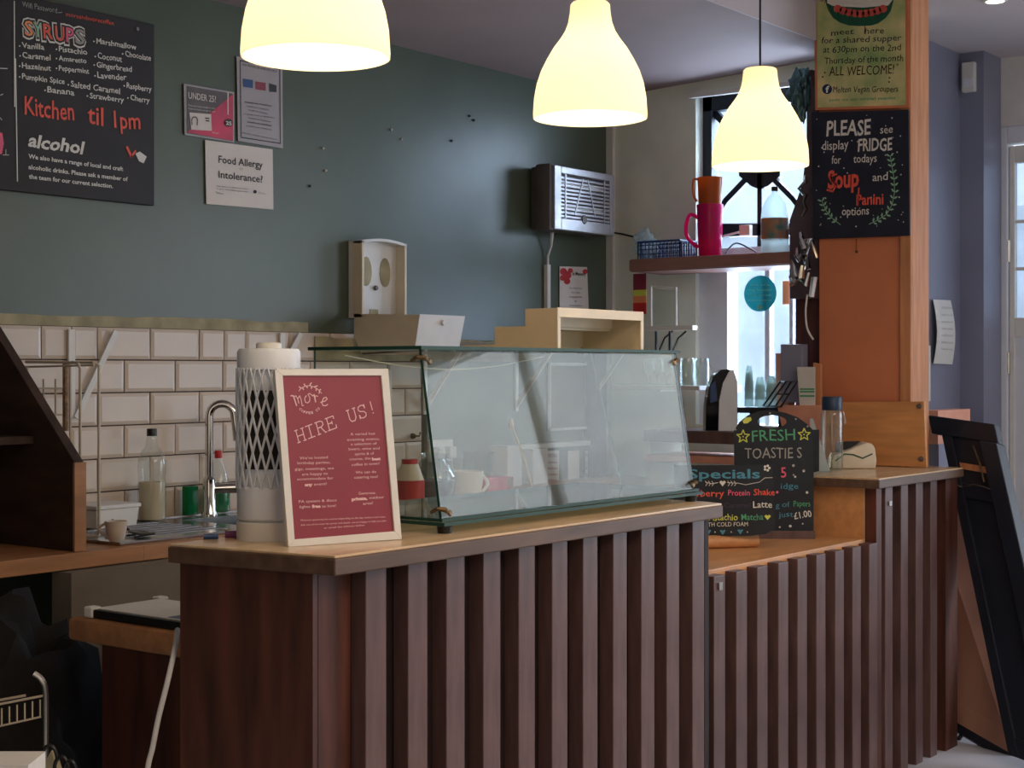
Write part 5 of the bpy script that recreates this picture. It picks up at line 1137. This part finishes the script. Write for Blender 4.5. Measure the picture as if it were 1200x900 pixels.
pr = Print(pp_, .002); pr.text('f', 190, 752, 222, 750, 52, .03); pr.build('lettering', 'w', s1); pp_.crop = (0, 0, 1)
s2 = thing('soup_chalkboard', 'black chalk sign about soup and panini fixed on the pillar', 'chalkboard', pp_.hit(1008, 278))
part('board', sheet(pp_, [(951, 131.5), (1064.5, 128.5), (1066, 276), (953, 280)], .014), mat('soup_board_face', (28, 32, 48), .65, var=.15), s2)
pp_.crop = (940, 0, 900/270)
pr = Print(pp_)
for t_, a, b, c_, d, h, bo in [('PLEASE', 95, 532, 268, 524, 58, .02), ('see', 305, 522, 355, 518, 32, .0), ('display', 78, 588, 182, 580, 36, .005), ('FRIDGE', 218, 592, 352, 585, 48, .02), ('for', 115, 640, 152, 638, 32, .005), ('todays', 200, 637, 292, 632, 32, .005), ('and', 275, 708, 335, 703, 32, .005), ('options', 155, 842, 262, 838, 32, .005)]: pr.text(t_, a, b, c_, d, h, bo, .03)
rnd = random.Random(5)
for k in range(46): pr.disc(55+rnd.random()*345, 445+rnd.random()*440, 1.6+rnd.random()*1.8, n=6)
pr.build('lettering', 'w', s2)
pr = Print(pp_); pr.text('Soup', 100, 735, 222, 728, 68, .03, .02); pr.line([(135, 680), (112, 690), (120, 708), (135, 722), (120, 748), (98, 742)], 7)
pr.text('Panini', 212, 802, 318, 796, 42, .02, .02); pr.line([(222, 735), (218, 802)], 6); pr.build('lettering', 'r', s2)
pr = Print(pp_)
for path in ([(345, 610), (352, 650), (360, 700), (362, 750), (352, 800), (330, 838), (295, 860), (262, 876)], [(78, 785), (92, 820), (115, 850), (150, 878)]):
    pr.line(path, 2.5)
    for (x_, y_), (x2, y2) in zip(path, path[1:]):
        for u in (0, .5):
            cx_ = x_+(x2-x_)*u; cy_ = y_+(y2-y_)*u; dx, dy = (x2-x_), (y2-y_); l_ = math.hypot(dx, dy); dx /= l_; dy /= l_
            for sd in (-1, 1):
                ex, ey = cx_-dx*10-dy*sd*16, cy_-dy*10+dx*sd*16; mx, my = (cx_+ex)/2, (cy_+ey)/2
                pr.poly([(cx_, cy_), (mx+dx*5, my+dy*5), (ex, ey), (mx-dx*5, my-dy*5)])
pr.build('picture', 'mint', s2); pp_.crop = (0, 0, 1)
q = onX(1004, 295, PX-.001); hk = solo('pillar_hook', S().lathe(q, [(.006, 0), (.004, .008)], 8, axis=(-1, 0, 0)).box((q.x-.004, q.y-.001, q.z), (q.x-.002, q.y+.001, q.z+.05)), 'brass', 'tiny screw and string below the soup chalkboard', 'hook')

# ================= far right: notices, sensor, A-board =================
Yn = 2.72
q = onY(1135, 90, 0.0+2.44) if False else onX(1135, 90, 7.0)
sn = thing('door_sensor', 'small white rectangular sensor box high on the navy pier', 'sensor', q)
a = onX(1128, 74, 7.0); b_ = onX(1143, 107, 7.0)
part('body', S().box((6.985, b_.y, b_.z), (7.019, a.y, a.z)), 'white', sn, bevel=.005); part('lens', S().box((6.982, b_.y+.01, b_.z+.02), (6.986, a.y-.01, b_.z+.06)), 'pvc', sn)
np_ = Plane((6.3, 2.718, 0), (0, -1, 0))
nt = thing('pinned_notice', 'curling white notice pinned on the navy wall right of the pillar', 'notice', np_.hit(1105, 425))
P4 = [np_.hit(*q) for q in ((1093.5, 351), (1114, 352), (1116, 427), (1094, 426))]; s = S(); n_ = 6; vs = []
for i in range(n_+1):
    u = i/n_
    for a, b in ((P4[0], P4[3]), (P4[1], P4[2])): vs.append(a.lerp(b, u)+Vector((0, -.018*math.sin(math.pi*u), 0)))
fs = [(2*i, 2*i+1, 2*i+3, 2*i+2) for i in range(n_)]; m_ = len(vs); s.add(vs+[v+Vector((0, .002, 0)) for v in vs], fs+[tuple(j+m_ for j in f[::-1]) for f in fs]+[(0, 1, m_+1, m_), (2*n_, 2*n_+1, m_+2*n_+1, m_+2*n_)]); part('sheet', s, 'white', nt, fix=False)
pr = Print(np_, .022)
for k in range(7): pr.text(('OPENING', 'notice to our', 'customers and', 'visitors please', 'read this card', 'before you', 'leave')[k], 1098, 362+k*8, 1111, 362.5+k*8, 2.6)
pr.build('lettering', 'g', nt)
s = sheet(np_, [(1083, 405), (1090.5, 405), (1090.5, 470), (1083, 470)], .003); solo('narrow_notice', s, 'white', 'narrow white paper on the navy wall beside the pillar corner', 'notice')
a = onY(1088, 481, 2.50); b_ = onY(1126, 500, 2.50)
solo('salmon_box', S().box((a.x, 2.46, b_.z-.06), (b_.x, 2.53, a.z)), 'pinkcard', 'salmon coloured box edge behind the black folding board', 'box')
solo('salmon_box_stand', S().box((a.x+.02, 2.465, 0), (b_.x-.02, 2.525, b_.z-.061)), 'navy', 'dark post carrying the salmon box behind the folding board', 'post')

ab = thing('folding_aboard', 'black folding pavement board leaning past the end of the counter', 'sign board', (5.8, 2.1, 0))
TL = atT(1104, 491, 6.25); TR = atT(1168, 500, 6.02); BL = atT(1188, 892, 5.62); BR = BL+(TR-TL)*1.2
BL.z = max(BL.z, .02); BR.z = max(BR.z, .02)
nb_ = (BL-TL).cross(TR-TL).normalized()
if nb_.dot(F) > 0: nb_ = -nb_
def qd(u, v, o=0): return TL+(TR-TL)*u+(BL-TL)*v+nb_*o
def strip(u0, v0, u1, v1, o0, o1): return S().prism([qd(u0, v0, o0), qd(u1, v0, o0), qd(u1, v1, o0), qd(u0, v1, o0)], nb_*(o1-o0))
part('face_panel', strip(.08, .04, .95, .97, -.006, .004), 'a_black', ab)
part('top_rail', strip(-.2, -.005, 1.02, .055, -.014, .022), 'a_black', ab, bevel=.004)
part('side_stile', strip(-.02, .055, .16, .985, -.014, .018), 'a_black', ab, bevel=.003)
part('side_stile', strip(.72, .055, 1.02, .985, -.02, .035), 'a_black', ab, bevel=.004)
part('middle_rail', strip(.16, .20, .72, .245, -.010, .014), 'a_black', ab, bevel=.002)
part('bottom_rail', strip(.16, .93, .72, .985, -.010, .018), 'a_black', ab)
part('batten', strip(.2, .135, .72, .155, .005, .014), 'post', ab)
part('latch', S().tube([qd(.55, .075, .02), qd(.62, .13, .028), qd(.60, .185, .02)], .004, 6), 'brass', ab, smooth=True)
part('chain', S().tube(smooth_path([qd(.05, .2, .02), qd(.25, .215, .05), qd(.5, .20, .04), qd(.72, .205, .03)]), .003, 6), 'steel', ab, smooth=True)
P = [atT(1082, 560, 6.36), atT(1128, 575, 6.30), atT(1186, 884, 5.80), atT(1082, 824, 6.2)]
nb2 = (P[2]-P[0]).cross(P[1]-P[0]).normalized(); 
if nb2.dot(F) < 0: nb2 = -nb2
part('rear_panel', S().prism(P, nb2*.012), 'ply', ab, label='bare plywood rear panel')
a, b_ = P[3], P[2]; part('rear_rail', S().prism([a, b_, b_-UP*.035, a-UP*.035], nb2*.02), 'a_black', ab)
for u in (.45, .72, .9):
    q = a.lerp(b_, u)-UP*.03; part('leg', S().tube([q+nb2*.01, Vector((q.x+.02, q.y+.02, .005))+nb2*.01], .009, 8), 'black', ab, smooth=True)
